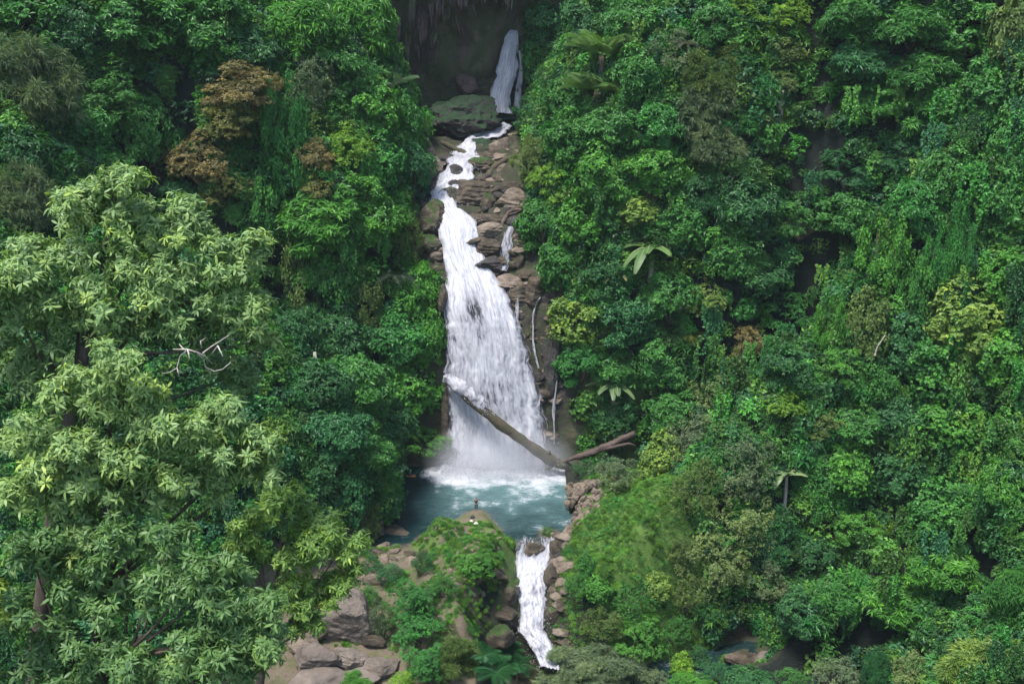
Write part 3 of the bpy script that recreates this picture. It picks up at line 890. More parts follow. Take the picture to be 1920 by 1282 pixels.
# ------------------------------------------------------------------ foliage
def leaves(P, D, N, L, W, fold=0.18, droop=0.12, tint=None):
    """one folded two-triangle leaf at each P, along D, upper side N"""
    D = unit(D)
    S = unit(np.cross(D, N))
    N = np.cross(S, D)
    L, W = np.broadcast_to(L, len(P))[:, None], np.broadcast_to(W, len(P))[:, None]
    mid = P + D * L * 0.42
    l = mid + S * W * 0.5 + N * W * fold
    r = mid - S * W * 0.5 + N * W * fold
    t = P + D * L - N * L * droop
    V = np.stack([P, l, t, r], 1).reshape(-1, 3)
    b = np.arange(len(P))[:, None] * 4
    Fa = np.concatenate([b + np.array([[0, 2, 1]]), b + np.array([[0, 3, 2]])])
    return V, Fa, np.concatenate([tint, tint])

def perp(a, r):
    q = r.normal(size=a.shape)
    return unit(np.cross(a, q))

STYLE = {  # k leaves per twig, leaf length, width ratio, lobe flatten, droop, up-bias, theta range
    'b': dict(k=6, L=0.125, wr=0.42, flat=0.85, drop=0.45, up=0.35, th=(0.9, 1.5)),
    'f': dict(k=9, L=0.062, wr=0.38, flat=0.55, drop=0.10, up=1.10, th=(1.1, 1.55)),
    'g': dict(k=5, L=0.115, wr=0.78, flat=1.0, drop=0.65, up=0.15, th=(0.7, 1.4)),
    'r': dict(k=9, L=0.060, wr=0.36, flat=0.6, drop=0.15, up=0.9, th=(0.9, 1.5)),
    'c': dict(k=8, L=0.19, wr=0.22, flat=0.8, drop=0.55, up=0.55, th=(0.9, 1.5)),
    's': dict(k=6, L=0.058, wr=0.45, flat=1.0, drop=0.10, up=0.30, th=(0.5, 1.3)),
    'v': dict(k=4, L=0.085, wr=0.75, flat=1.0, drop=1.3, up=0.0, th=(0.8, 1.5)),
    'p': dict(k=8, L=0.17, wr=0.13, flat=1.0, drop=0.75, up=0.25, th=(0.4, 1.2)),
}

def crown(seed, style, nl=16, ntw=95, size=1.0, spread=1.0):
    """leaf mesh of a crown of about radius 1: lobes covered with twigs, each twig a whorl of leaves"""
    r = np.random.default_rng(seed)
    st = STYLE[style]
    d = unit(r.normal(size=(nl * 6, 3)))
    d = d[d[:, 2] > -0.8]
    # keep lobes apart
    keep = [d[0]]
    for q in d[1:]:
        if len(keep) >= nl:
            break
        if min(np.linalg.norm(q - k_) for k_ in keep) > 1.55 / math.sqrt(nl):
            keep.append(q)
    d = np.array(keep)
    nl = len(d)
    rl = r.uniform(0.55, 1.3, nl) * (1.3 / math.sqrt(nl)) * (1.15 if style != 'v' else 0.9)
    rl = np.minimum(rl, 0.55)
    cen = d * (1.02 - rl)[:, None] * r.uniform(0.55, 1.15, nl)[:, None] * spread
    if style == 'v':
        cen[:, 2] *= 1.0
    n = int(ntw)
    li = np.repeat(np.arange(nl), n)
    o = unit(r.normal(size=(nl * n, 3)))
    o[:, 2] = np.where(o[:, 2] < -0.75, -o[:, 2], o[:, 2])
    o = unit(o)
    bump = 1 + 0.22 * vnoise(o * 2.7 + li[:, None] * 5.1 + seed)
    rad = rl[li] * np.where(r.uniform(0, 1, nl * n) < 0.82, r.uniform(0.6, 1.04, nl * n), r.uniform(1.0, 1.32, nl * n)) * bump
    off = o * rad[:, None]
    off[:, 2] *= st['flat']
    P = cen[li] + off
    # drop twigs buried in another lobe
    inside = np.zeros(len(P), bool)
    for j in range(nl):
        q = (P - cen[j]) / np.array([1, 1, st['flat']])
        inside |= (np.linalg.norm(q, axis=1) < rl[j] * 0.62) & (li != j)
    inside |= vnoise(P * 6.5 + seed * 1.7) < -0.30
    P, o, li = P[~inside], o[~inside], li[~inside]
    a = unit(o * 0.8 + d[li] * 0.35 + np.array([0, 0, st['up']]) + r.normal(0, 0.25, P.shape))
    twt = r.uniform(0, 1, len(P))
    lobt = r.uniform(-0.16, 0.16, nl)[li]
    k = st['k']
    P2, a2, o2 = np.repeat(P, k, 0), np.repeat(a, k, 0), np.repeat(o, k, 0)
    th = r.uniform(*st['th'], len(P2))
    s = perp(a2, r)
    D = a2 * np.cos(th)[:, None] + s * np.sin(th)[:, None]
    D[:, 2] -= st['drop'] * r.uniform(0.4, 1.2, len(P2))
    D = unit(D)
    N = unit(a2 + np.array([0, 0, 0.45]) + r.normal(0, 0.25, a2.shape))
    L = st['L'] * size * r.uniform(0.65, 1.25, len(P2))
    if style == 'v':   # vines: whorls strung down hanging strands
        P2 = P2 + np.stack([r.normal(0, .02, len(P2)), r.normal(0, .02, len(P2)), -r.uniform(0, 0.22, len(P2))], 1)
    base = P2 + D * (L * 0.15)[:, None] + r.normal(0, 0.012 * size, P2.shape)
    t = np.clip(0.44 + 0.5 * (np.repeat(twt, k) - 0.5) + np.repeat(lobt, k) + r.normal(0, 0.16, len(P2)), 0, 1)
    V, Fa, tt = leaves(base, D, N, L, L * st['wr'], tint=t)
    return V, Fa, tt, cen, rl

def limbs(cen, seed, r0=0.075):
    r = np.random.default_rng(seed)
    parts = []
    root = np.array([0, 0, -0.95])
    for c in cen[: 9]:
        f = np.linspace(0, 1, 6)[:, None]
        mid = root * 0.45 + c * 0.55 + np.array([0, 0, -0.18]) + r.normal(0, 0.05, 3)
        path = root * (1 - f) ** 2 + 2 * mid * f * (1 - f) + c * f ** 2
        parts.append(tube(path, np.linspace(r0 * 0.7, r0 * 0.18, 6), 5))
    V, Q = join(parts)
    return V, tris(Q)

VAR = {}
def variants(style, big):
    key = (style, big)
    if key not in VAR:
        out = []
        for i in range(2 if big else 4):
            seed = 11 * (i + 1) + sum(map(ord, style)) * 7 + (500 if big else 0)
            V, Fa, t, cen, rl = crown(seed, style, 44 if big else (24 if style in 'frv' else 26), 105 if big else 85, 0.62 if big else 1.0)
            mat = M['leaf_gloss'] if style in 'gv' else M['leaf']
            cm = new_mesh('crown', V, Fa, mat, None, False, {'tint': t})
            lv, lf = limbs(cen, seed)
            out.append((cm, new_mesh('limbs', lv, lf, M['bark'], None, True)))
        VAR[key] = out
    return VAR[key]

def trunk_mesh():
    f = np.linspace(0, 1, 9)
    path = np.stack([0.25 * np.sin(f * 2.1), 0.18 * np.sin(f * 3.0 + 1) - 0.15, f], 1)
    path[:, :2] -= path[-1, :2] * f[:, None] ** 1
    V, Q = tube(path, np.interp(f, [0, 0.08, 1], [1.5, 1.0, 0.75]), 8)
    return new_mesh('trunk', V, tris(Q), M['bark'], None, True)
TRUNK = trunk_mesh()

NAMES = {'b': ('broadleaf_tree', 'tree'), 'f': ('feathery_tree', 'tree'), 'g': ('climber_clad_tree', 'tree'), 'r': ('dry_leaved_tree', 'tree'), 'c': ('long_leaved_tree', 'tree'),
         's': ('shrub', 'shrub'), 'v': ('hanging_vine', 'vine'), 'p': ('narrow_leaved_shrub', 'shrub')}
GROUPS = {'tree': 'jungle trees on the gorge slopes', 'shrub': 'shrubs around the gorge', 'vine': 'vines hanging on the slopes'}
TN = [0]
def plant(px, py, w, h, code, col, label, hc=None, y=None, big=None, name=None, lean=0.0):
    """a tree or shrub whose crown covers about w x h photo pixels round (px, py); it stands on the slope below"""
    TN[0] += 1
    i = TN[0]
    guess = hit(px, py, 3.0) if y is None else at_y(px, py, y)
    k = depth(guess) / F_PX
    rx, rz = 0.5 * w * k, 0.5 * h * k
    off = hc if hc is not None else (rz * 0.6 + 0.5 if code in 'spv' else rz * 0.5 + 1.2)
    c = hit(px, py, off) if y is None else at_y(px, py, y)
    k = depth(c) / F_PX
    rx, rz = 0.5 * w * k, 0.5 * h * k
    gz = float(H(np.array([c[0]]), np.array([c[1]]))[0])
    big = (max(w, h) > 195) if big is None else big
    vs = variants(code, big)
    cm, lm = vs[i % len(vs)]
    nm, cat = NAMES[code]
    root = thing(name or nm, label, cat, (c[0], c[1], gz), group=GROUPS[cat])
    r = random.Random(i * 31)
    rot = r.uniform(0, 6.28)
    ry = (rx + min(rx, rz)) * 0.5
    z = c[2] - gz
    # crown radii vary with the view, so keep x/y round
    sx = 0.5 * (rx + ry)
    put('crown' if cat == 'tree' else 'foliage', cm, root, (0, 0, z), (lean, 0, rot), (sx * 1.06, sx * 1.06, rz * 1.08), col)
    put('branch_skeleton', lm, root, (0, 0, z), (lean, 0, rot), (sx, sx, rz))
    tr = max(0.09, 0.055 * max(rx, rz))
    hgt = max(z - rz * 0.8, 0.4) + 0.6
    put('trunk' if cat == 'tree' else 'stem', TRUNK, root, (0, 0, -0.6), (0, 0, rot), (tr, tr, hgt))
    return root

# palette (linear base colours)
MID, DEEP, BRIGHT, LIME, OLIVE, GREY, TEAL, YEL, RUST, DRYO, PALE, EMER = ((0.040, 0.125, 0.026), (0.026, 0.085, 0.027), (0.052, 0.150, 0.022), (0.105, 0.190, 0.020), (0.075, 0.110, 0.030),
    (0.085, 0.115, 0.060), (0.026, 0.095, 0.034), (0.110, 0.165, 0.035), (0.150, 0.115, 0.050), (0.118, 0.118, 0.036), (0.125, 0.160, 0.060), (0.032, 0.125, 0.026))
MID, DEEP, BRIGHT, LIME, OLIVE, GREY, TEAL, YEL, RUST, DRYO, PALE, EMER = (tuple(v * f_ for v, f_ in zip(c_, (1.4, 1.5, 1.35))) for c_ in (MID, DEEP, BRIGHT, LIME, OLIVE, GREY, TEAL, YEL, RUST, DRYO, PALE, EMER))

# ---- long-bladed plants: banana, palm, fern; each leaf is a part of its own
def blade(L, W, arch, seed, n=12, cuts=True):
    r = np.random.default_rng(seed)
    f = np.linspace(0, 1, n)
    x = L * f * (1 - 0.25 * arch * f)
    z = L * (0.45 * f - arch * f ** 2)
    prof = W * np.sin(np.pi * np.clip(f * 0.92 + 0.05, 0, 1)) ** 0.6
    V, Fa = [], []
    for i in range(n):
        j = r.uniform(0.86, 1.06) if cuts else 1.0
        V += [(x[i], -prof[i] * 0.5 * j, z[i] - prof[i] * 0.16), (x[i], 0, z[i]), (x[i], prof[i] * 0.5 * j, z[i] - prof[i] * 0.16)]
    for i in range(n - 1):
        a = 3 * i
        Fa += [(a, a + 1, a + 4, a + 3), (a + 1, a + 2, a + 5, a + 4)]
    return np.array(V), np.array(Fa)

def frond(L, W, arch, seed, n=22, pin=0.3):
    """a feather-shaped frond: rachis and leaflets on both sides"""
    f = np.linspace(0, 1, 16)
    rach = np.stack([L * f * (1 - 0.25 * arch * f), 0 * f, L * (0.45 * f - arch * f ** 2)], 1)
    V0, Q0 = tube(rach, np.linspace(0.035, 0.008, 16), 4)
    t = np.linspace(0.12, 0.98, n)
    P = np.stack([np.interp(t, f, rach[:, k]) for k in range(3)], 1)
    T = unit(np.stack([np.interp(t, f, np.gradient(rach[:, k])) for k in range(3)], 1))
    ln = W * np.sin(np.pi * (0.12 + 0.8 * t)) ** 0.8
    parts = [(V0, tris(Q0))]
    for s in (-1, 1):
        D = T * 0.45 + np.array([0, s * 1.0, -0.25])
        N = np.tile(np.array([[0.0, 0, 1]]), (n, 1))
        V, Fa, _ = leaves(P, D, N, ln, np.full(n, L / n * pin * 3.0), fold=-0.05, droop=0.15, tint=np.zeros(n))
        parts.append((V, Fa))
    return join(parts)

def long_plant(px, py, span, kind, col, label, n=8, off=1.0, name='banana_plant', cat='plant', spread=(0.25, 1.1), y=None, arch=0.75, azs=None):
    c = hit(px, py, off) if y is None else at_y(px, py, y)
    gz = float(H(np.array([c[0]]), np.array([c[1]]))[0])
    k = depth(c) / F_PX
    L = span * 0.56 * k
    root = thing(name, label, cat, (c[0], c[1], gz), group='long-leaved plants between the trees')
    h = max(c[2] - gz, 0.3)
    f = np.linspace(0, 1, 6)
    V, Q = tube(np.stack([0.05 * np.sin(3 * f), 0 * f, -0.3 + f * (h + 0.3)], 1), np.linspace(0.09 * L + 0.03, 0.05 * L + 0.02, 6), 8)
    put('stem', new_mesh('stem', V, tris(Q), M['bark'] if kind != 'blade' else M['pale_bark'], None, True), root)
    rr = random.Random(int(px * 7 + py))
    for i in range(n):
        if kind == 'blade':
            V, Fa = blade(L, L * 0.26, arch * rr.uniform(0.6, 1.3), i + int(px))
            Fa = tris(Fa)
        else:
            V, Fa = frond(L, L * (0.33 if kind == 'fern' else 0.28), arch * rr.uniform(0.7, 1.2), i, n=34 if kind == 'fern' else 22, pin=0.17 if kind == 'fern' else 0.15)
        me = new_mesh('leaf', V, Fa, M['leaf'], None, False, {'tint': np.full(len(Fa), rr.uniform(0.3, 0.75))})
        az = (2 * math.pi * i / n + rr.uniform(-0.3, 0.3)) if azs is None else math.radians(azs[i])
        lf_ = put('leaf' if kind == 'blade' else 'frond', me, root, (0, 0, h), (0, -rr.uniform(*spread) * 0.5, az), (1, 1, 1), col)
        if kind == 'blade':
            Vm, Qm = tube(V[1::3] + np.array([0, 0, 0.01 * L]), np.linspace(0.022 * L, 0.006 * L, len(V[1::3])), 5)
            put('midrib', new_mesh('midrib', Vm, tris(Qm), M['midrib'], None, True), lf_)
    return root

# ---- the big foreground tree: rosettes of feathered leaves
def lance(P, D, N, L, W, droop, tint):
    """lance-shaped leaf of four triangles, arched"""
    D = unit(D)
    S = unit(np.cross(D, N))
    N = np.cross(S, D)
    L, W = L[:, None], W[:, None]
    a1 = P + D * L * 0.30 - N * L * droop * 0.09
    a2 = P + D * L * 0.68 - N * L * droop * 0.46
    t = P + D * L * 0.97 - N * L * droop
    V = np.stack([P, a1 + S * W * 0.5 + N * W * .12, a1 - S * W * 0.5 + N * W * .12, a2 + S * W * 0.42 + N * W * .1, a2 - S * W * 0.42 + N * W * .1, t], 1).reshape(-1, 3)
    b = np.arange(len(P))[:, None] * 6
    Fa = np.concatenate([b + np.array([q]) for q in ([0, 2, 1], [1, 2, 4], [1, 4, 3], [3, 4, 5])])
    return V, Fa, np.tile(tint, 4)

def rosette(seed, nleaf=9):
    """a twig end: a whorl of lance-shaped leaves spreading at all heights"""
    r = np.random.default_rng(seed)
    az = np.arange(nleaf) * 2.4 + r.uniform(-0.4, 0.4, nleaf)
    el = r.uniform(-0.75, 0.6, nleaf)
    D = np.stack([np.cos(az) * np.cos(el), np.sin(az) * np.cos(el), np.sin(el)], 1)
    P = D * 0.06 + np.stack([0 * az, 0 * az, -0.3 * np.arange(nleaf) / nleaf], 1)
    N = np.tile(np.array([[0.0, 0, 1.0]]), (nleaf, 1)) + r.normal(0, 0.3, (nleaf, 3))
    L = r.uniform(0.55, 0.95, nleaf)
    return lance(P, D, N, L, L * r.uniform(0.20, 0.28, nleaf), r.uniform(0.05, 0.4), 0.5 + r.normal(0, 0.12, nleaf))

ROS = [rosette(i, 10 + i % 3) for i in range(10)]

def foreground_tree(lobes, y0, label, base_px, trunk_r, seed, col, size=0.43, dens=1.2, name='foreground_tree'):
    """lobes: (px, py, radius px, depth offset m, tint shift)"""
    r = np.random.default_rng(seed)
    main = lobes
    sub_ = []
    for (a, b_, rp, dy, ts) in lobes:
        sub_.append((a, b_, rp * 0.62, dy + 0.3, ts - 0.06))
        for q in range(5):
            an, rr_ = r.uniform(0, 6.28), rp * r.uniform(0.45, 0.8)
            sub_.append((a + rr_ * math.cos(an), b_ + rr_ * 0.8 * math.sin(an), rp * r.uniform(0.3, 0.5), dy + r.uniform(-1.3, 0.9), ts + r.uniform(-0.1, 0.1)))
    lobes = sub_
    cen = np.array([at_y(a, b_, y0 + dy) for a, b_, rp, dy, ts in lobes])
    rad = np.array([rp * depth(c) / F_PX for (a, b_, rp, dy, ts), c in zip(lobes, cen)])
    base = at_y(base_px[0], base_px[1], y0 + 1.0)
    gz = float(H(np.array([base[0]]), np.array([base[1]]))[0])
    root = thing(name, label, 'tree', (base[0], base[1], gz), group='trees in the left foreground')
    Vs, Fs, ts_, off = [], [], [], 0
    for i, (c, R) in enumerate(zip(cen, rad)):
        n = int(dens * 15 * R * R / (size * size))
        o = unit(r.normal(size=(n, 3)))
        o[:, 2] = np.where(o[:, 2] < -0.6, np.abs(o[:, 2]), o[:, 2])
        o = unit(o)
        bump = 1 + 0.42 * vnoise(o * 2.6 + i * 7.7 + seed)
        P = c + o * (R * bump * r.uniform(0.3, 1.12, n) ** 0.6)[:, None] * np.array([1, 1, 0.8])
        P = P[vnoise(P * 1.1 + seed) > -0.42]
        o = unit(P - c)
        for p, oo in zip(P, o):
            # skip what is buried in other clumps
            dd_ = np.linalg.norm((cen - p) / np.array([1, 1, 0.72]), axis=1) / rad
            dd_[i] = 9
            if dd_.min() < 0.45:
                continue
            V, Fa, t = ROS[r.integers(len(ROS))]
            ax = unit(oo * 0.9 + np.array([0, 0, 0.6]) + r.normal(0, 0.18, 3))
            e1 = unit(np.cross(ax, r.normal(size=3)))
            e2 = np.cross(ax, e1)
            s = size * r.uniform(0.55, 1.3)
            Vs.append(p + s * (V[:, :1] * e1 + V[:, 1:2] * e2 + V[:, 2:] * ax))
            Fs.append(Fa + off)
            off += len(V)
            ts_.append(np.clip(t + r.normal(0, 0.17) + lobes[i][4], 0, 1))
    V = np.concatenate(Vs) - np.array([base[0], base[1], gz])
    put('crown', new_mesh('crown', V, np.concatenate(Fs), M['leaf'], None, False, {'tint': np.concatenate(ts_)}), root, color=col)
    # trunk from the ground to the heart of the crown, limbs to the clumps
    org = np.array([base[0], base[1], gz])
    heart = cen.mean(0) * np.array([0.75, 0.75, 0]) + np.array([base[0], base[1], 0]) * 0.25 + np.array([0, 0, cen[:, 2].mean() - 0.25 * np.ptp(cen[:, 2])])
    f = np.linspace(0, 1, 14)[:, None]
    ctrl = np.array([base[0], base[1], 0.45 * gz + 0.55 * heart[2]])
    path = org * (1 - f) ** 2 + 2 * ctrl * f * (1 - f) + heart * f ** 2
    V, Q = tube(path - org, np.linspace(trunk_r * 1.25, trunk_r * 0.6, 14), 10, 0.25, seed)
    put('trunk', new_mesh('trunk', V, tris(Q), M['bark'], None, True), root)
    for i, c in enumerate(cen[::6]):
        st = path[-1 - (i % 2)]
        f2 = np.linspace(0, 1, 9)[:, None]
        mid = st * 0.5 + c * 0.5 + np.array([0, 0, -0.5]) + r.normal(0, 0.4, 3)
        pp = st * (1 - f2) ** 2 + 2 * mid * f2 * (1 - f2) + c * f2 ** 2
        V, Q = tube(pp - org, np.linspace(trunk_r * 0.22, 0.025, 9), 6)
        put('limb', new_mesh('limb', V, tris(Q), M['bark'], None, True), root)
    return root
# ------------------------------------------------------------------ scattered growth (stuff): clumps instanced on the slopes
def clump_collection(name, style_list, mats, nl=5, ntw=26, size=2.3):
    col = bpy.data.collections.new(name)
    for i, (st, mt) in enumerate(zip(style_list, mats)):
        V, Fa, t, cen, rl = crown(900 + i * 13, st, nl, ntw, size)
        o = bpy.data.objects.new('clump', new_mesh('clump', V, Fa, M[mt], None, False, {'tint': t}))
        col.objects.link(o)
    return col

def scatter(name, P, rot, scl, idx, col, label):
    me = bpy.data.meshes.new(name)
    me.vertices.add(len(P))
    me.vertices.foreach_set('co', P.astype(np.float32).ravel())
    for nm, arr in (('rot', rot), ('scl', scl)):
        a = me.attributes.new(nm, 'FLOAT_VECTOR', 'POINT')
        a.data.foreach_set('vector', arr.astype(np.float32).ravel())
    a = me.attributes.new('idx', 'INT', 'POINT')
    a.data.foreach_set('value', idx.astype(np.int32))
    o = put(name, me)
    ng = bpy.data.node_groups.new(name, 'GeometryNodeTree')
    ng.interface.new_socket('Geometry', in_out='INPUT', socket_type='NodeSocketGeometry')
    ng.interface.new_socket('Geometry', in_out='OUTPUT', socket_type='NodeSocketGeometry')
    gi, go = ng.nodes.new('NodeGroupInput'), ng.nodes.new('NodeGroupOutput')
    ip = ng.nodes.new('GeometryNodeInstanceOnPoints')
    ci = ng.nodes.new('GeometryNodeCollectionInfo')
    ci.inputs['Collection'].default_value = col
    ci.inputs['Separate Children'].default_value = True
    ci.inputs['Reset Children'].default_value = True
    ip.inputs['Pick Instance'].default_value = True
    def named(nm, typ):
        n = ng.nodes.new('GeometryNodeInputNamedAttribute')
        n.data_type = typ
        n.inputs['Name'].default_value = nm
        return n.outputs['Attribute']
    ng.links.new(gi.outputs[0], ip.inputs['Points'])
    ng.links.new(ci.outputs[0], ip.inputs['Instance'])
    ng.links.new(named('idx', 'INT'), ip.inputs['Instance Index'])
    ng.links.new(named('rot', 'FLOAT_VECTOR'), ip.inputs['Rotation'])
    ng.links.new(named('scl', 'FLOAT_VECTOR'), ip.inputs['Scale'])
    ng.links.new(ip.outputs[0], go.inputs[0])
    md = o.modifiers.new('scatter', 'NODES')
    md.node_group = ng
    return tag(o, label, kind='stuff')

def surf(x, y):
    e = 0.4
    z = H(x, y)
    nx = -(H(x + e, y, False) - H(x - e, y, False)) / (2 * e)
    ny = -(H(x, y + e, False) - H(x, y - e, False)) / (2 * e)
    N = np.stack([nx, ny, np.ones_like(x)], 1)
    return z, unit(N), np.linalg.norm(N, axis=1)

def regions(x, y):
    sl = np.interp(y, XLY, XLX) - x
    sr = x - np.interp(y, XRY, XRX)
    return sl, sr, np.maximum(sl, sr)

def grow(n, seed):
    r = np.random.default_rng(seed)
    x, y = r.uniform(-100, 100, n), r.uniform(58, 235, n)
    z, N, sf = surf(x, y)
    sl, sr, s = regions(x, y)
    dep = y * CP + (CAM_Z - z) * SP
    u, v = x / dep, (-(CAM_Z - z) * CP + y * SP) / dep
    ok = (np.abs(u) < 0.56) & (np.abs(v) < 0.42)
    ok &= r.uniform(0, 1, n) < np.minimum(sf / 2.6, 1)
    dst, _ = seg_dist(x, y, STREAM)
    ok &= dst > 5.0
    for (c, rr_, d_) in HOLLOWS:
        ok &= ((((x - c[0]) / (rr_ * 0.8)) ** 2 + ((y - c[1]) / (rr_ * 1.2)) ** 2) > 1) | (r.uniform(0, 1, n) < 0.35)
    return x[ok], y[ok], z[ok], N[ok], s[ok], sl[ok], sr[ok], r

UND = clump_collection('undergrowth_source', ['b', 'b', 'g', 'c', 's', 'g', 'b', 'f'], ['under1', 'under2', 'under3', 'under1', 'under2', 'under2', 'under3', 'under2'])
x, y, z, N, s, sl, sr, r = grow(75000, 21)
mound = (y > 106) & (y < 140) & (sr > 0) & (sr < 15)
k = ((s > 1.6 + 1.2 * vnoise(np.stack([x * .3, y * .3, 0 * x], 1))) | ((x > 10) & (x < 24) & (y > 143) & (y < 150))) & ~mound & ~((y < 121) & (s < 0.5) & ~((y < 105) & (x > 9))) & ~((np.abs(x + 10) < 13) & (y > 186) & (z < 75))
x, y, z, N = x[k], y[k], z[k], N[k]
n = len(x)
sc = r.uniform(0.8, 2.1, n) * np.interp(y, [60, 110, 200], [0.75, 1.0, 1.25])
P = np.stack([x, y, z], 1) + N * (sc * 0.35)[:, None]
rot = np.stack([-N[:, 1] * 0.5, N[:, 0] * 0.5, r.uniform(0, 6.28, n)], 1)
scatter('undergrowth', P, rot, np.stack([sc, sc, sc * 0.85], 1), r.integers(0, 8, n), UND, 'dense green undergrowth covering the gorge slopes')

# hanging creepers strung over the slopes
def strand_collection():
    col = bpy.data.collections.new('creeper_source')
    for i, mt in enumerate(['under2', 'under1', 'under2', 'under3', 'under1']):
        r_ = np.random.default_rng(400 + i)
        Ps, As = [], []
        for q in range(7):
            n_ = 46
            f = np.linspace(0, 1, n_)
            ln = r_.uniform(0.5, 1.0)
            x0, y0 = r_.normal(0, 0.16), r_.normal(0, 0.12)
            Ps.append(np.stack([x0 + 0.05 * np.sin(f * 5 + q) + r_.normal(0, 0.02, n_), y0 - 0.12 * np.sin(f * 2) + r_.normal(0, 0.02, n_), -f * ln], 1))
        P_ = np.repeat(np.concatenate(Ps), 3, 0)
        D = unit(r_.normal(size=P_.shape) + np.array([0, -0.2, -0.9]))
        Nn = unit(r_.normal(0, 0.4, P_.shape) + np.array([0, -0.8, 0.5]))
        L = r_.uniform(0.05, 0.1, len(P_))
        V_, F_, t_ = leaves(P_, D, Nn, L, L * 0.7, tint=np.clip(r_.normal(0.5, 0.2, len(P_)), 0, 1))
        col.objects.link(bpy.data.objects.new('strand', new_mesh('strand', V_, F_, M[mt], None, False, {'tint': t_})))
    return col
CRE = strand_collection()
x, y, z, N, s, sl, sr, r = grow(9000, 41)
k = (s > 4) & ~((y > 106) & (y < 140) & (sr > 0) & (sr < 15)) & ~((np.abs(x + 10) < 13) & (y > 183) & (z < 75))
k &= (vnoise(np.stack([x * .12, y * .12, 0 * x + 6], 1)) > 0.12) & ((x > 24) | (r.uniform(0, 1, len(x)) < 0.3)) & ~((x < -30) & (y > 110))
x, y, z, N = x[k], y[k], z[k], N[k]
n = len(x)
sc = r.uniform(2.5, 6.5, n) * np.interp(y, [60, 110, 200], [0.8, 1.0, 1.2])
P = np.stack([x, y, z], 1) + N * r.uniform(1.0, 3.5, n)[:, None] + np.array([0, 0, 1.0]) * (sc * 0.5)[:, None]
scatter('creepers', P, np.stack([0 * x, 0 * x, r.uniform(-0.6, 0.6, n)], 1), np.stack([sc * 0.8, sc * 0.8, sc], 1), r.integers(0, 5, n), CRE, 'hanging creepers strung over the jungle slopes')

# low mat of creeping plants on the bank right of the pool, and grass on the spit and the mounds
GRS = clump_collection('grass_source', ['s', 'p', 's', 'p'], ['grass', 'grass', 'moss_leaf', 'moss_leaf'], nl=4, ntw=24, size=2.6)
def ground_mat(n, seed, cond, size, label, name, idx, tall=0.5):
    r = np.random.default_rng(seed)
    x, y = r.uniform(-32, 34, n), r.uniform(92, 145, n)
    z, N, sf = surf(x, y)
    sl, sr, s = regions(x, y)
    k = cond(x, y, z, sl, sr, r)
    x, y, z, N = x[k], y[k], z[k], N[k]
    m = len(x)
    sc = size * r.uniform(0.55, 1.3, m) * np.where(r.uniform(0, 1, m) < 0.06, 2.0, 1.0)
    rot = np.stack([-N[:, 1] * 0.7, N[:, 0] * 0.7, r.uniform(0, 6.28, m)], 1)
    return scatter(name, np.stack([x, y, z], 1) + N * (sc * 0.1)[:, None], rot, np.stack([sc, sc, sc * tall], 1), r.choice(idx, m), GRS, label)
rub_c = at_z(1070, 948, 1.2)
ground_mat(42000, 31, lambda x, y, z, sl, sr, r: ((sr > 0.8) | ((y < 118.5) & (x > 5.0))) & (sr < 17) & (y > 103) & (y < 141) & (z > -8.8) & ((((x - rub_c[0]) / 4.3) ** 2 + ((y - rub_c[1]) / 8.0) ** 2) > 1 + 0.5 * vnoise(np.stack([x, y, z], 1))), 0.42,
           'low green creeping plants covering the bank right of the pool', 'creeping_plants', [0, 2, 2, 0, 1])
def spit_grass(x, y, z, sl, sr, r):
    ok = np.zeros(len(x), bool)
    for (c, rr_, hh) in MOUNDS:
        ok |= ((x - c[0]) ** 2 + (y - c[1]) ** 2) < (rr_ * 1.05) ** 2
    d_, t_ = seg_dist(x, y, SPIT)
    nn = vnoise(np.stack([x * 0.7, y * 0.7, 0 * x], 1))
    ok |= (d_ < 6.0) & (nn > 0.3) & (y < 122) & (y > 100)
    ok |= (x < -3) & (x > -26) & (y > 98) & (y < 121) & (nn > -0.1)
    return ok & (z > 0.05 - 4.0 * (y < 112))
ground_mat(20000, 32, spit_grass, 0.34, 'short grass on the mounds between pool and outlet', 'grass', [0, 1, 1, 3], 0.7)

# ------------------------------------------------------------------ cliff with tufa draperies round the upper fall
cxn, czn = 110, 110
CXs, CZs = np.meshgrid(np.linspace(-27, 8.0, cxn), np.linspace(43, 84, czn))
cx, cz = CXs.ravel(), CZs.ravel()
# an overhang: the wall leans out above z=53 and is hollow below
LZ, LY = [43, 47, 50, 54, 60, 64, 68, 72, 78, 84], [194.5, 195.5, 194.0, 191.6, 190.2, 188.2, 184.5, 181.0, 178.5, 179.0]  # unseen upper part juts further out, shaped to shade the basin below
lean = np.interp(cz, LZ, LY)
cyv = lean + 1.6 * fbm(np.stack([cx * 0.16, cz * 0.10, 0 * cx], 1), 3) + 1.1 * fbm(np.stack([cx * 0.5, cz * 0.22, 0 * cx + 4], 1), 4) + 0.35 * fbm(np.stack([cx * 1.6, cz * 0.6, 0 * cx + 9], 1), 3)
cleft = np.exp(-((cx + 0.3 - (cz - 50) * 0.12) / 2.4) ** 2)
cyv = cyv + 3.2 * cleft + 2.5 * smooth(cx, 1.5, 4.5)
M['cliff'] = rock_material('cliff_rock', [(0.25, (0.02, 0.017, 0.015)), (0.42, (0.09, 0.07, 0.05)), (0.55, (0.06, 0.075, 0.03)), (0.7, (0.18, 0.135, 0.1)), (0.9, (0.32, 0.25, 0.2))], 0.22, (0.02, 0.045, 0.014), scale=0.28, strata=0.5)
cliff = tag(put('cliff', new_mesh('cliff', np.stack([cx, cyv, cz], 1), grid_faces(cxn, czn), M['cliff'], None, True)), 'dark overhanging limestone cliff left of the upper waterfall', 'cliff', kind='structure')
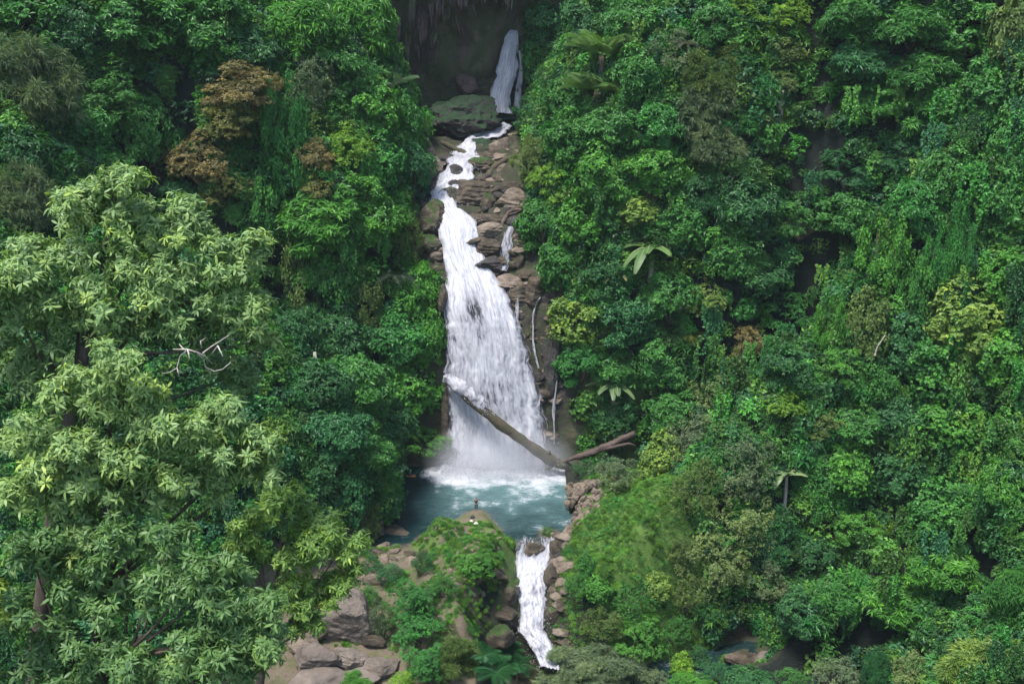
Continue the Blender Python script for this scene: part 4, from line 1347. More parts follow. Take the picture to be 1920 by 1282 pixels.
def drapery(px, py, w, h, y, mat, seed, lean_x=0.0):
    """a hanging tufa curtain: a cluster of icicles of uneven length grown together at the top"""
    for _ in range(6):
        y = float(np.interp(at_y(px, py, y)[2], LZ, LY)) - 0.9
    p = at_y(px, py, y)
    k = depth(p) / F_PX
    r = np.random.default_rng(seed + 300)
    parts = []
    for j in range(9):
        u = r.uniform(-0.5, 0.5)
        L = h * k * r.uniform(0.45, 1.1) * (1 - 0.5 * abs(u))
        R = 0.5 * w * k * r.uniform(0.22, 0.42)
        f = np.linspace(0, 1, 9)
        path = np.stack([u * w * k * (1 - 0.35 * f) + lean_x * k * f, r.uniform(-0.5, 0.5) + 2.0 * (1 - f) ** 2 + 0.2 * np.sin(3 * f + j), 0.3 * h * k - f * (L + 0.3 * h * k)], 1)
        V, Q = tube(path, R * np.interp(f, [0, 0.3, 0.7, 1], [1.5, 1.0, 0.6, 0.12]), 9, 0.5, seed + j)
        V = V + 0.18 * R * np.stack([fbm(V * 1.5 + j, 3), fbm(V * 1.5 + 9 + j, 3), 0 * V[:, 0]], 1)
        parts.append((V, tris(Q)))
    V, Fa = join(parts)
    return put('stalactite', new_mesh('stalactite', V, Fa, M[mat], None, True), parent=cliff, loc=tuple(p))
for i, a in enumerate([(768, -10, 26, 70, 189.2), (776, 20, 24, 60, 189.0), (790, 30, 30, 60, 188.8), (802, 55, 40, 55, 188.4), (815, 10, 30, 50, 188.6), (826, -5, 22, 40, 188.6), (843, 35, 18, 35, 188.0, 14), (858, 45, 16, 30, 188.2, 12),
                       (868, -15, 22, 45, 187.9), (875, 10, 18, 30, 187.8, 12), (905, -14, 30, 28, 188.0), (912, -16, 14, 30, 188.2), (952, -20, 24, 48, 188.0), (945, 10, 12, 16, 188.4), (740, 30, 26, 70, 189.5), (748, 75, 20, 50, 189.4), (810, 75, 30, 42, 188.8),
                       (852, -10, 30, 32, 188.3), (835, 15, 20, 34, 188.7), (930, -14, 22, 20, 188.6), (785, 70, 26, 60, 189.3), (765, 60, 18, 60, 189.7)]):
    drapery(*a[:5], 'tufa' if i % 3 else 'cliff', i, a[5] if len(a) > 5 else 0.0)
boulder(874, 155, 46, 34, 'tufa', 'pinkish rock lump hanging low on the dark cliff', y=192.0, layers=0.0, rough=0.16)

# ------------------------------------------------------------------ boulders of the cascade
B = boulder
B(862, 226, 132, 76, 'dark_mossy', 'huge dark mossy boulder below the upper waterfall', sub=5, rough=0.3, layers=0.05, y=185.0, depth_k=0.8, round_=1.0)
B(938, 279, 36, 42, 'tan', 'upright tan block in the stream above the logs', y=176.5, planes=9, rough=0.05)
B(906, 274, 46, 30, 'dark_mossy', 'dark rounded rock left of the upright tan block', y=177.5)
B(898, 312, 44, 34, 'mossy', 'green mossy boulder where the two upper logs meet', y=171.0, layers=0.06)
B(856, 321, 28, 26, 'dark', 'dark wet rock splitting the white cascade in two', y=167.8)
B(852, 346, 20, 14, 'dark', 'small dark wedge standing in the white cascade', y=164.6, planes=8)
B(946, 327, 36, 36, 'tan', 'layered tan boulder right of the curved log', y=170.0, layers=0.10)
B(880, 366, 84, 52, 'brown', 'big brown layered boulder beside the cascade', y=164.2, sub=5, layers=0.10)
B(922, 345, 54, 26, 'tan', 'flat tan slab above the big brown boulder', y=167.5, layers=0.05, planes=9)
B(956, 382, 56, 52, 'tan', 'cracked tan rock at the right edge of the stream', y=162.0, sub=5, layers=0.12)
B(914, 384, 26, 36, 'mossy', 'small green mossy rock between brown and tan boulders', y=161.2)
B(852, 402, 24, 18, 'dark', 'dark wet stone at the lip of the main fall', y=158.9)
B(908, 411, 66, 24, 'brown', 'long flat layered rock above the fall lip', y=158.6, layers=0.14)
B(918, 438, 50, 34, 'tan', 'rounded tan rock beside the lip of the fall', y=156.6, layers=0.06)
B(890, 452, 46, 16, 'brown', 'tilted brown slab poking into the main fall', y=155.2, planes=8)
B(912, 468, 60, 38, 'brown', 'mossy brown rock mass left of the side fall', y=154.8, sub=5, layers=0.1)
B(915, 497, 60, 30, 'dark', 'dark wet ledge below the side fall', y=152.8, layers=0.12)
B(972, 486, 28, 38, 'mossy', 'bright mossy block right of the side fall', y=154.6)
B(978, 470, 34, 12, 'tan', 'thin reddish slab on top of the mossy block', y=154.8, planes=8)
B(962, 425, 36, 44, 'dark', 'dark broken rock above the side fall', y=157.6, layers=0.14)
B(975, 450, 30, 30, 'brown', 'brown broken stone right of the side fall top', y=156.8, layers=0.1)
B(952, 526, 54, 26, 'tan', 'reddish layered rock right of the main fall', y=151.9, layers=0.14, sub=5)
B(964, 556, 60, 50, 'brown', 'brown rock shoulder where the main fall widens', y=150.6, layers=0.10, sub=5)
B(1000, 560, 46, 70, 'brown', 'brown mossy wall rock beside the thin trickle', y=150.6, layers=0.06, sub=5)
B(1012, 486, 16, 14, 'tan', 'small lone tan stone in the dark gap', y=157.0)
B(812, 412, 54, 74, 'mossy', 'mossy brown crag on the left of the fall lip', y=158.0, sub=5, layers=0.05)
B(806, 462, 40, 36, 'mossy', 'mossy stones below the left crag', y=155.4, layers=0.06)
B(819, 480, 26, 22, 'tan', 'tan stone touching the left edge of the fall', y=154.4)
B(820, 515, 38, 54, 'brown', 'dark brown wall rock on the left of the fall', y=152.2, sub=5, layers=0.08)
B(832, 560, 18, 60, 'brown', 'narrow brown rib along the left of the fall', y=149.6)
B(816, 318, 30, 46, 'tan', 'bare tan rock on the left bank of the cascade', y=168.6)
B(801, 290, 26, 50, 'tan', 'layered tan rock under the left bushes', y=172.5, layers=0.14)
B(788, 242, 16, 22, 'tufa', 'small pink rock beside the left bushes', y=181.0)
B(806, 350, 30, 22, 'dark', 'low dark wet rock left of the white cascade', y=164.6)
B(840, 296, 40, 12, 'dark', 'flat dark rock under the thin upper log', y=172.6)
B(1035, 690, 34, 150, 'dark_mossy', 'tall dark mossy rock pillar right of the main fall', y=146.4, sub=5, rough=0.3, layers=0.10, depth_k=0.25)
B(1052, 800, 40, 130, 'dark', 'dark wet wall rock behind the fallen log', y=146.3, sub=5, layers=0.06, depth_k=0.3)
B(836, 790, 20, 140, 'brown', 'brown rock rib at the lower left of the fall', y=144.9, sub=5, depth_k=0.2)
# outlet and lower rocks
B(1060, 1010, 36, 30, 'tan', 'reddish brown stones at the right of the outlet', layers=0.06)
B(1042, 1040, 26, 60, 'brown', 'wet brown rock on the right lip of the outlet', y=117.0, layers=0.08)
B(1036, 1085, 28, 60, 'brown', 'brown rock along the right side of the outlet cascade', y=113.0, layers=0.08)
B(1043, 1152, 36, 32, 'mossy', 'round mossy boulder right of the outlet cascade')
B(1068, 1205, 46, 22, 'brown', 'brown slab below the round mossy boulder')
B(1058, 1170, 22, 12, 'dark', 'small wet stone under the round mossy boulder')
B(1090, 1222, 26, 20, 'mossy', 'low mossy rock near the bottom of the outlet')
B(953, 1118, 30, 44, 'mossy', 'mossy boulder left of the outlet cascade')
B(945, 1150, 50, 28, 'brown', 'brown mossy slab on the left of the outlet cascade', y=108.5, layers=0.05)
B(940, 1195, 60, 46, 'mossy', 'wide mossy rock left of the lower outlet', y=106.0)
B(1000, 1030, 36, 20, 'brown', 'flat brown rock slab in the middle of the outlet lip', y=117.9, layers=0.06, planes=9)
B(985, 1042, 18, 24, 'dark', 'dark rock splitting the water at the outlet lip', y=118.2)
B(850, 1035, 34, 24, 'brown', 'brown rock face under the small grass mound', y=117.5)
B(658, 1170, 92, 96, 'smooth_tan', 'large cracked tan boulder at bottom left', y=103.0, sub=5, rough=0.16, planes=9, depth_k=0.8, layers=0.035, round_=0.2)
B(599, 1184, 34, 32, 'smooth_tan', 'small round tan boulder left of the large cracked one', y=102.0, sub=4, rough=0.06)
B(592, 1242, 76, 52, 'smooth_tan', 'smooth tan slab below the small round boulder', y=98.6, sub=5, rough=0.12, round_=0.5, layers=0.03)
B(652, 1232, 66, 40, 'smooth_tan', 'brown boulder in the middle of the bottom left rocks', y=99.6, sub=5, rough=0.14, layers=0.03)
B(716, 1250, 58, 40, 'smooth_tan', 'rounded brown boulder at the right of the lower rocks', y=98.4, sub=5, rough=0.12, round_=0.5, layers=0.03)
B(590, 1280, 100, 34, 'smooth_tan', 'flat tan rock cut by the bottom edge', y=96.0, sub=5, rough=0.06)
B(672, 1268, 70, 20, 'smooth_tan', 'thin tan ledge near the bottom edge', y=97.4, sub=4, rough=0.05)
B(570, 1206, 60, 26, 'tan', 'brown rock under the foreground leaves at bottom left', y=100.8)
B(700, 1200, 40, 30, 'brown', 'brown rock beside the grey bush', y=101.6)
B(385, 1115, 34, 40, 'smooth_tan', 'grey brown rock seen through the foreground leaves', y=92.0)
B(1436, 1248, 34, 44, 'smooth_tan', 'angular tan rock in the dark stream', y=105.2, planes=8, rough=0.05)
B(1395, 1238, 56, 34, 'brown', 'dark brown rock left of the angular tan rock', y=106.5, layers=0.06)
B(1478, 1258, 60, 34, 'brown', 'broken brown rocks right of the angular tan rock', y=104.6, layers=0.1)
B(735, 1010, 70, 60, 'brown', 'dark brown bank rock under the pool side bush', layers=0.06, y=123.0)
B(700, 1085, 60, 26, 'tan', 'flat brown rock beside the dry channel')
B(745, 1050, 60, 24, 'brown', 'low brown rock at the left end of the pool', y=117.8)

# broken ledges of the wall beside the falls and along the cascade, parts of the ground
LEDGE = [new_mesh('ledge_stone', *rock_verts(750 + i, 3, 11, 0.12, 0.14), M[m_]) for i, m_ in enumerate(['dark', 'brown', 'mossy', 'tan', 'brown', 'tan'])]
r = np.random.default_rng(88)
for (a0, b0, a1, b1, n_) in ((925, 400, 1000, 540, 40), (955, 530, 1045, 640, 40), (985, 620, 1050, 860, 45), (770, 390, 835, 560, 28), (790, 270, 830, 400, 16), (880, 250, 980, 420, 75), (1045, 1000, 1062, 1210, 26), (930, 1060, 968, 1200, 16), (690, 990, 800, 1060, 24)):
    for q_ in range(n_):
        q = hit(r.uniform(a0, a1), r.uniform(b0, b1))
        sc_ = r.uniform(0.35, 1.1)
        put('ledge_stone', LEDGE[r.integers(6)], ground, (q[0], q[1] + 0.2, q[2]), (r.normal(0, 0.15), r.normal(0, 0.2), r.uniform(0, 6.28)), (sc_ * 1.2, sc_ * 0.9, sc_ * 0.65))

# stones: rubble bank right of the pool and litter on the spit, parts of the ground
STONE = [new_mesh('stone', *(lambda a: (a[0], a[1]))(rock_verts(700 + i, 2, 9, 0.06)), M['tan']) for i in range(6)]
STONE2 = [new_mesh('stone', *(lambda a: (a[0], a[1]))(rock_verts(720 + i, 2, 9, 0.06)), M['brown']) for i in range(4)]
r = np.random.default_rng(77)
cnt = 0
for i in range(1600):
    if cnt >= 260:
        break
    a, b_ = r.uniform(1000, 1150), r.uniform(885, 1015)
    q = hit(a, b_)
    if ((q[0] - rub_c[0]) / 4.6) ** 2 + ((q[1] - rub_c[1]) / 8.5) ** 2 > 1 or q[2] < 0.1:
        continue
    sc_ = r.uniform(0.2, 0.55)
    m_ = STONE[r.integers(6)] if r.uniform() < 0.85 else STONE2[r.integers(4)]
    put('stone', m_, ground, (q[0], q[1], float(H(q[0:1], q[1:2])[0]) + sc_ * 0.15), tuple(r.uniform(0, 3, 3)), (sc_ * 1.25, sc_, sc_ * 0.7))
    cnt += 1
for i in range(85):
    a, b_ = r.uniform(640, 940), r.uniform(985, 1120)
    q = hit(a, b_)
    if q[2] < 0.12 and q[1] > 117:
        continue
    sc_ = r.uniform(0.12, 0.4)
    put('stone', STONE[r.integers(6)], ground, (q[0], q[1], float(H(q[0:1], q[1:2])[0]) + sc_ * 0.1), tuple(r.uniform(0, 3, 3)), (sc_ * 1.3, sc_, sc_ * 0.6))

# ------------------------------------------------------------------ logs and dead wood
def log(pts, radii, mat, label, name='fallen_log', sides=14, wob=0.55, branches=(), cat='log'):
    P = np.array([at_y(a, b_, y) for a, b_, y in pts])
    t = np.linspace(0, len(P) - 1, 40)
    path = np.stack([np.interp(t, np.arange(len(P)), P[:, k]) for k in range(3)], 1)
    ker = np.array([1, 2, 3, 2, 1.0]) / 9
    pad = np.vstack([path[:1]] * 2 + [path] + [path[-1:]] * 2)
    path = np.stack([np.convolve(pad[:, k], ker, 'valid') for k in range(3)], 1)
    R = np.interp(t, np.linspace(0, len(P) - 1, len(radii)), radii)
    V, Q = tube(path - path[0], R, sides, wob, len(label))
    root = put(name, new_mesh(name, V, tris(Q), M[mat], None, True), loc=tuple(path[0]))
    tag(root, label, cat)
    for bp_, br in branches:
        Pb = np.array([at_y(*q) for q in bp_]) - path[0]
        V, Q = tube(Pb, np.linspace(br, br * 0.4, len(Pb)), 7, 0.3, 3)
        put('branch_stub', new_mesh('branch_stub', V, tris(Q), M[mat], None, True), parent=root)
    return root
log([(836, 712, 143.6), (880, 748, 141.4), (925, 785, 140.4), (975, 822, 140.2), (1020, 855, 140.4), (1035, 866, 140.6), (1060, 872, 140.8), (1080, 886, 141.0), (1100, 897, 140.6)], [0.5, 0.62, 0.70, 0.74, 0.80, 0.72, 0.55, 0.38], 'log',
    'long fallen trunk leaning across the main waterfall', branches=[([(1035, 872, 140.3), (1030, 878, 139.9), (1022, 879, 139.7)], 0.35), ([(1028, 850, 140.3), (1030, 844, 140.3)], 0.45), ([(1086, 885, 141), (1083, 872, 141.0), (1084, 864, 141.0)], 0.08)])
log([(1046, 868, 140.6), (1090, 854, 140.2), (1130, 840, 139.8), (1165, 824, 139.6), (1192, 811, 139.4)], [0.25, 0.42, 0.48, 0.45, 0.4], 'wet_log', 'dark driftwood trunk propped right of the fallen trunk',
    branches=[([(1115, 846, 140.0), (1150, 838, 139.3), (1180, 831, 139.1), (1192, 836, 139.0)], 0.33)])
log([(1088, 905, 140.4), (1100, 885, 141.2), (1108, 862, 142.0)], [0.45, 0.4, 0.3], 'wet_log', 'short dark stump log behind the root of the fallen trunk')
log([(826, 266, 175.6), (850, 278, 174.4), (880, 292, 173.2), (912, 300, 172.2), (936, 308, 171.6)], [0.35, 0.42, 0.4, 0.3], 'log', 'thin grey log lying across the upper stream')
log([(966, 292, 172.2), (945, 300, 171.4), (928, 310, 170.4), (918, 325, 169.2), (912, 336, 168.4), (896, 342, 167.4)], [0.3, 0.42, 0.5, 0.5, 0.45], 'log', 'curved grey log arching over the upper stream')
log([(937, 434, 156.6), (944, 415, 157.2), (952, 400, 158.2), (966, 392, 159.0), (984, 386, 160.0)], [0.3, 0.36, 0.36, 0.2], 'wet_log', 'slim brown log wedged above the side fall', branches=[([(950, 404, 157.8), (965, 400, 158.2), (978, 394, 158.6)], 0.2)])
for pts, rad_, lab in (([(1004, 490, 156.5), (990, 508, 154.6), (983, 520, 153.4), (978, 534, 152.0)], [0.06, 0.1, 0.1, 0.08], 'pale dead stick leaning on the dark rock right of the fall'),
                       ([(1640, 668, 92.0), (1645, 650, 92.0), (1660, 628, 92.0)], [0.07, 0.06, 0.04], 'pale bent dead branch on the right slope')):
    log(pts, rad_, 'dead', lab, name='dead_branch', sides=6, cat='branch')
for pts, lab in (([(761, 1044, 117.0), (761, 1056, 116.2)], 'upright pale driftwood piece in the dry channel'), ([(767, 1056, 116.0), (763, 1066, 115.4)], 'small pale driftwood piece at the channel edge'),
                 ([(745, 1052, 116.8), (747, 1064, 116.2)], 'brown driftwood piece left of the pale ones')):
    log([(a, b_, y) for a, b_, y in pts], [0.22, 0.16], 'dead', lab, name='driftwood', sides=7, cat='driftwood')
# floating brown frond on the dark water
fp = at_z(769, 893, 0.08)
fr_root = thing('floating_frond', 'curled orange brown dead leaf floating on the dark pool', 'dead leaf', tuple(fp))
for i, a in enumerate((0.1, -0.35, 0.6, 2.9)):
    V, Fa = blade(1.0 if i < 3 else 0.7, 0.35, 0.35, i)
    put('leaf', new_mesh('leaf', V, tris(Fa), M['leaf'], None, False, {'tint': np.full(len(Fa) * 2, 0.5)}), fr_root, (0, 0, 0), (0, 0, a), (1, 1, 0.6), (0.45, 0.22, 0.08))
# bare twigs of the dead branch in the foreground tree
def twigs():
    root = thing('dead_branch', 'bare white forked branch in the left foreground tree', 'branch', tuple(at_y(350, 655, 40.5)))
    o0 = np.array(root.location)
    for pl in ([(325, 655), (352, 655), (368, 660), (380, 672), (385, 688), (402, 696), (418, 692), (432, 680), (432, 668)], [(368, 660), (385, 668), (398, 682)], [(352, 655), (338, 668), (332, 690), (318, 698), (305, 700)],
               [(332, 690), (336, 706)], [(380, 662), (396, 650), (412, 640), (430, 628)], [(396, 666), (408, 648)], [(378, 652), (376, 640), (385, 634)], [(408, 648), (418, 668)], [(352, 655), (356, 672), (350, 680)], [(345, 655), (336, 645)]):
        P = np.array([at_y(a, b_, 40.2 + 0.5 * math.sin(a * 0.1)) for a, b_ in pl]) - o0
        V, Q = tube(P, np.linspace(0.036, 0.016, len(P)), 5)
        put('twig', new_mesh('twig', V, tris(Q), M['dead'], None, True), root)
twigs()
# ------------------------------------------------------------------ foreground trees on the left
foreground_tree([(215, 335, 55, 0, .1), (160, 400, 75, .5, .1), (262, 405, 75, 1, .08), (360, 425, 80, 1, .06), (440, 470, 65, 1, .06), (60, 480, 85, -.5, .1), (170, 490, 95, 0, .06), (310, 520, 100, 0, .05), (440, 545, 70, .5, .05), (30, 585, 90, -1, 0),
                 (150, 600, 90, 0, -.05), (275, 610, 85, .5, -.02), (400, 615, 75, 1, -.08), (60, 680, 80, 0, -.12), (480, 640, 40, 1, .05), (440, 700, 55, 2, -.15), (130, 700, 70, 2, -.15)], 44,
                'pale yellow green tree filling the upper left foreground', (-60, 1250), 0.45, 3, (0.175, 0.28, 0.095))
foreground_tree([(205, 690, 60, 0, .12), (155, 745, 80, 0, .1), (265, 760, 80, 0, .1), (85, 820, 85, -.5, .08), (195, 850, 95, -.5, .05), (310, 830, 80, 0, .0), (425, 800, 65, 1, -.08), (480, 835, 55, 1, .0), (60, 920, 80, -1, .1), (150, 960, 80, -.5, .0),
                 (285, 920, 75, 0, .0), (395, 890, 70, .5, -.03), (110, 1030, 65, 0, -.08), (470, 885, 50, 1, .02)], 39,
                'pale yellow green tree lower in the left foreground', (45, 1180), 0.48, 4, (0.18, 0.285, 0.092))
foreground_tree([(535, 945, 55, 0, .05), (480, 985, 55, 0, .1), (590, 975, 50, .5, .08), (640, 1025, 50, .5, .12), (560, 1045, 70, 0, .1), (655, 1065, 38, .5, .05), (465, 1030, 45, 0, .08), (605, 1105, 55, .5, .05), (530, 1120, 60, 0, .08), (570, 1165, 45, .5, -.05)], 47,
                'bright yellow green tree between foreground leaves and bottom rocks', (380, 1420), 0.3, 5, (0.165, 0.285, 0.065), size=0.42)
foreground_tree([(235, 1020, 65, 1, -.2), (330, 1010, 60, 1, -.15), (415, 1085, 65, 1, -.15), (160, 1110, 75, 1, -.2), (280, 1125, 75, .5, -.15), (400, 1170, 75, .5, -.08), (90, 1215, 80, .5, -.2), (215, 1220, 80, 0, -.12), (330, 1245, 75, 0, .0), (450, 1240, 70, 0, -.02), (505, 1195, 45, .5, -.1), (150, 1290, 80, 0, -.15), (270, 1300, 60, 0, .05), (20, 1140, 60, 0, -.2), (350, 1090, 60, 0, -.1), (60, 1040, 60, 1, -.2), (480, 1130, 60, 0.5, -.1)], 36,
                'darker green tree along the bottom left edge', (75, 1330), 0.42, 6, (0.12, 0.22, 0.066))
foreground_tree([(-15, 1105, 40, 0, .1), (-40, 1160, 50, 0, .0)], 36, 'bright leaf spray at the left edge near the bottom', (-90, 1300), 0.25, 8, (0.13, 0.2, 0.03))

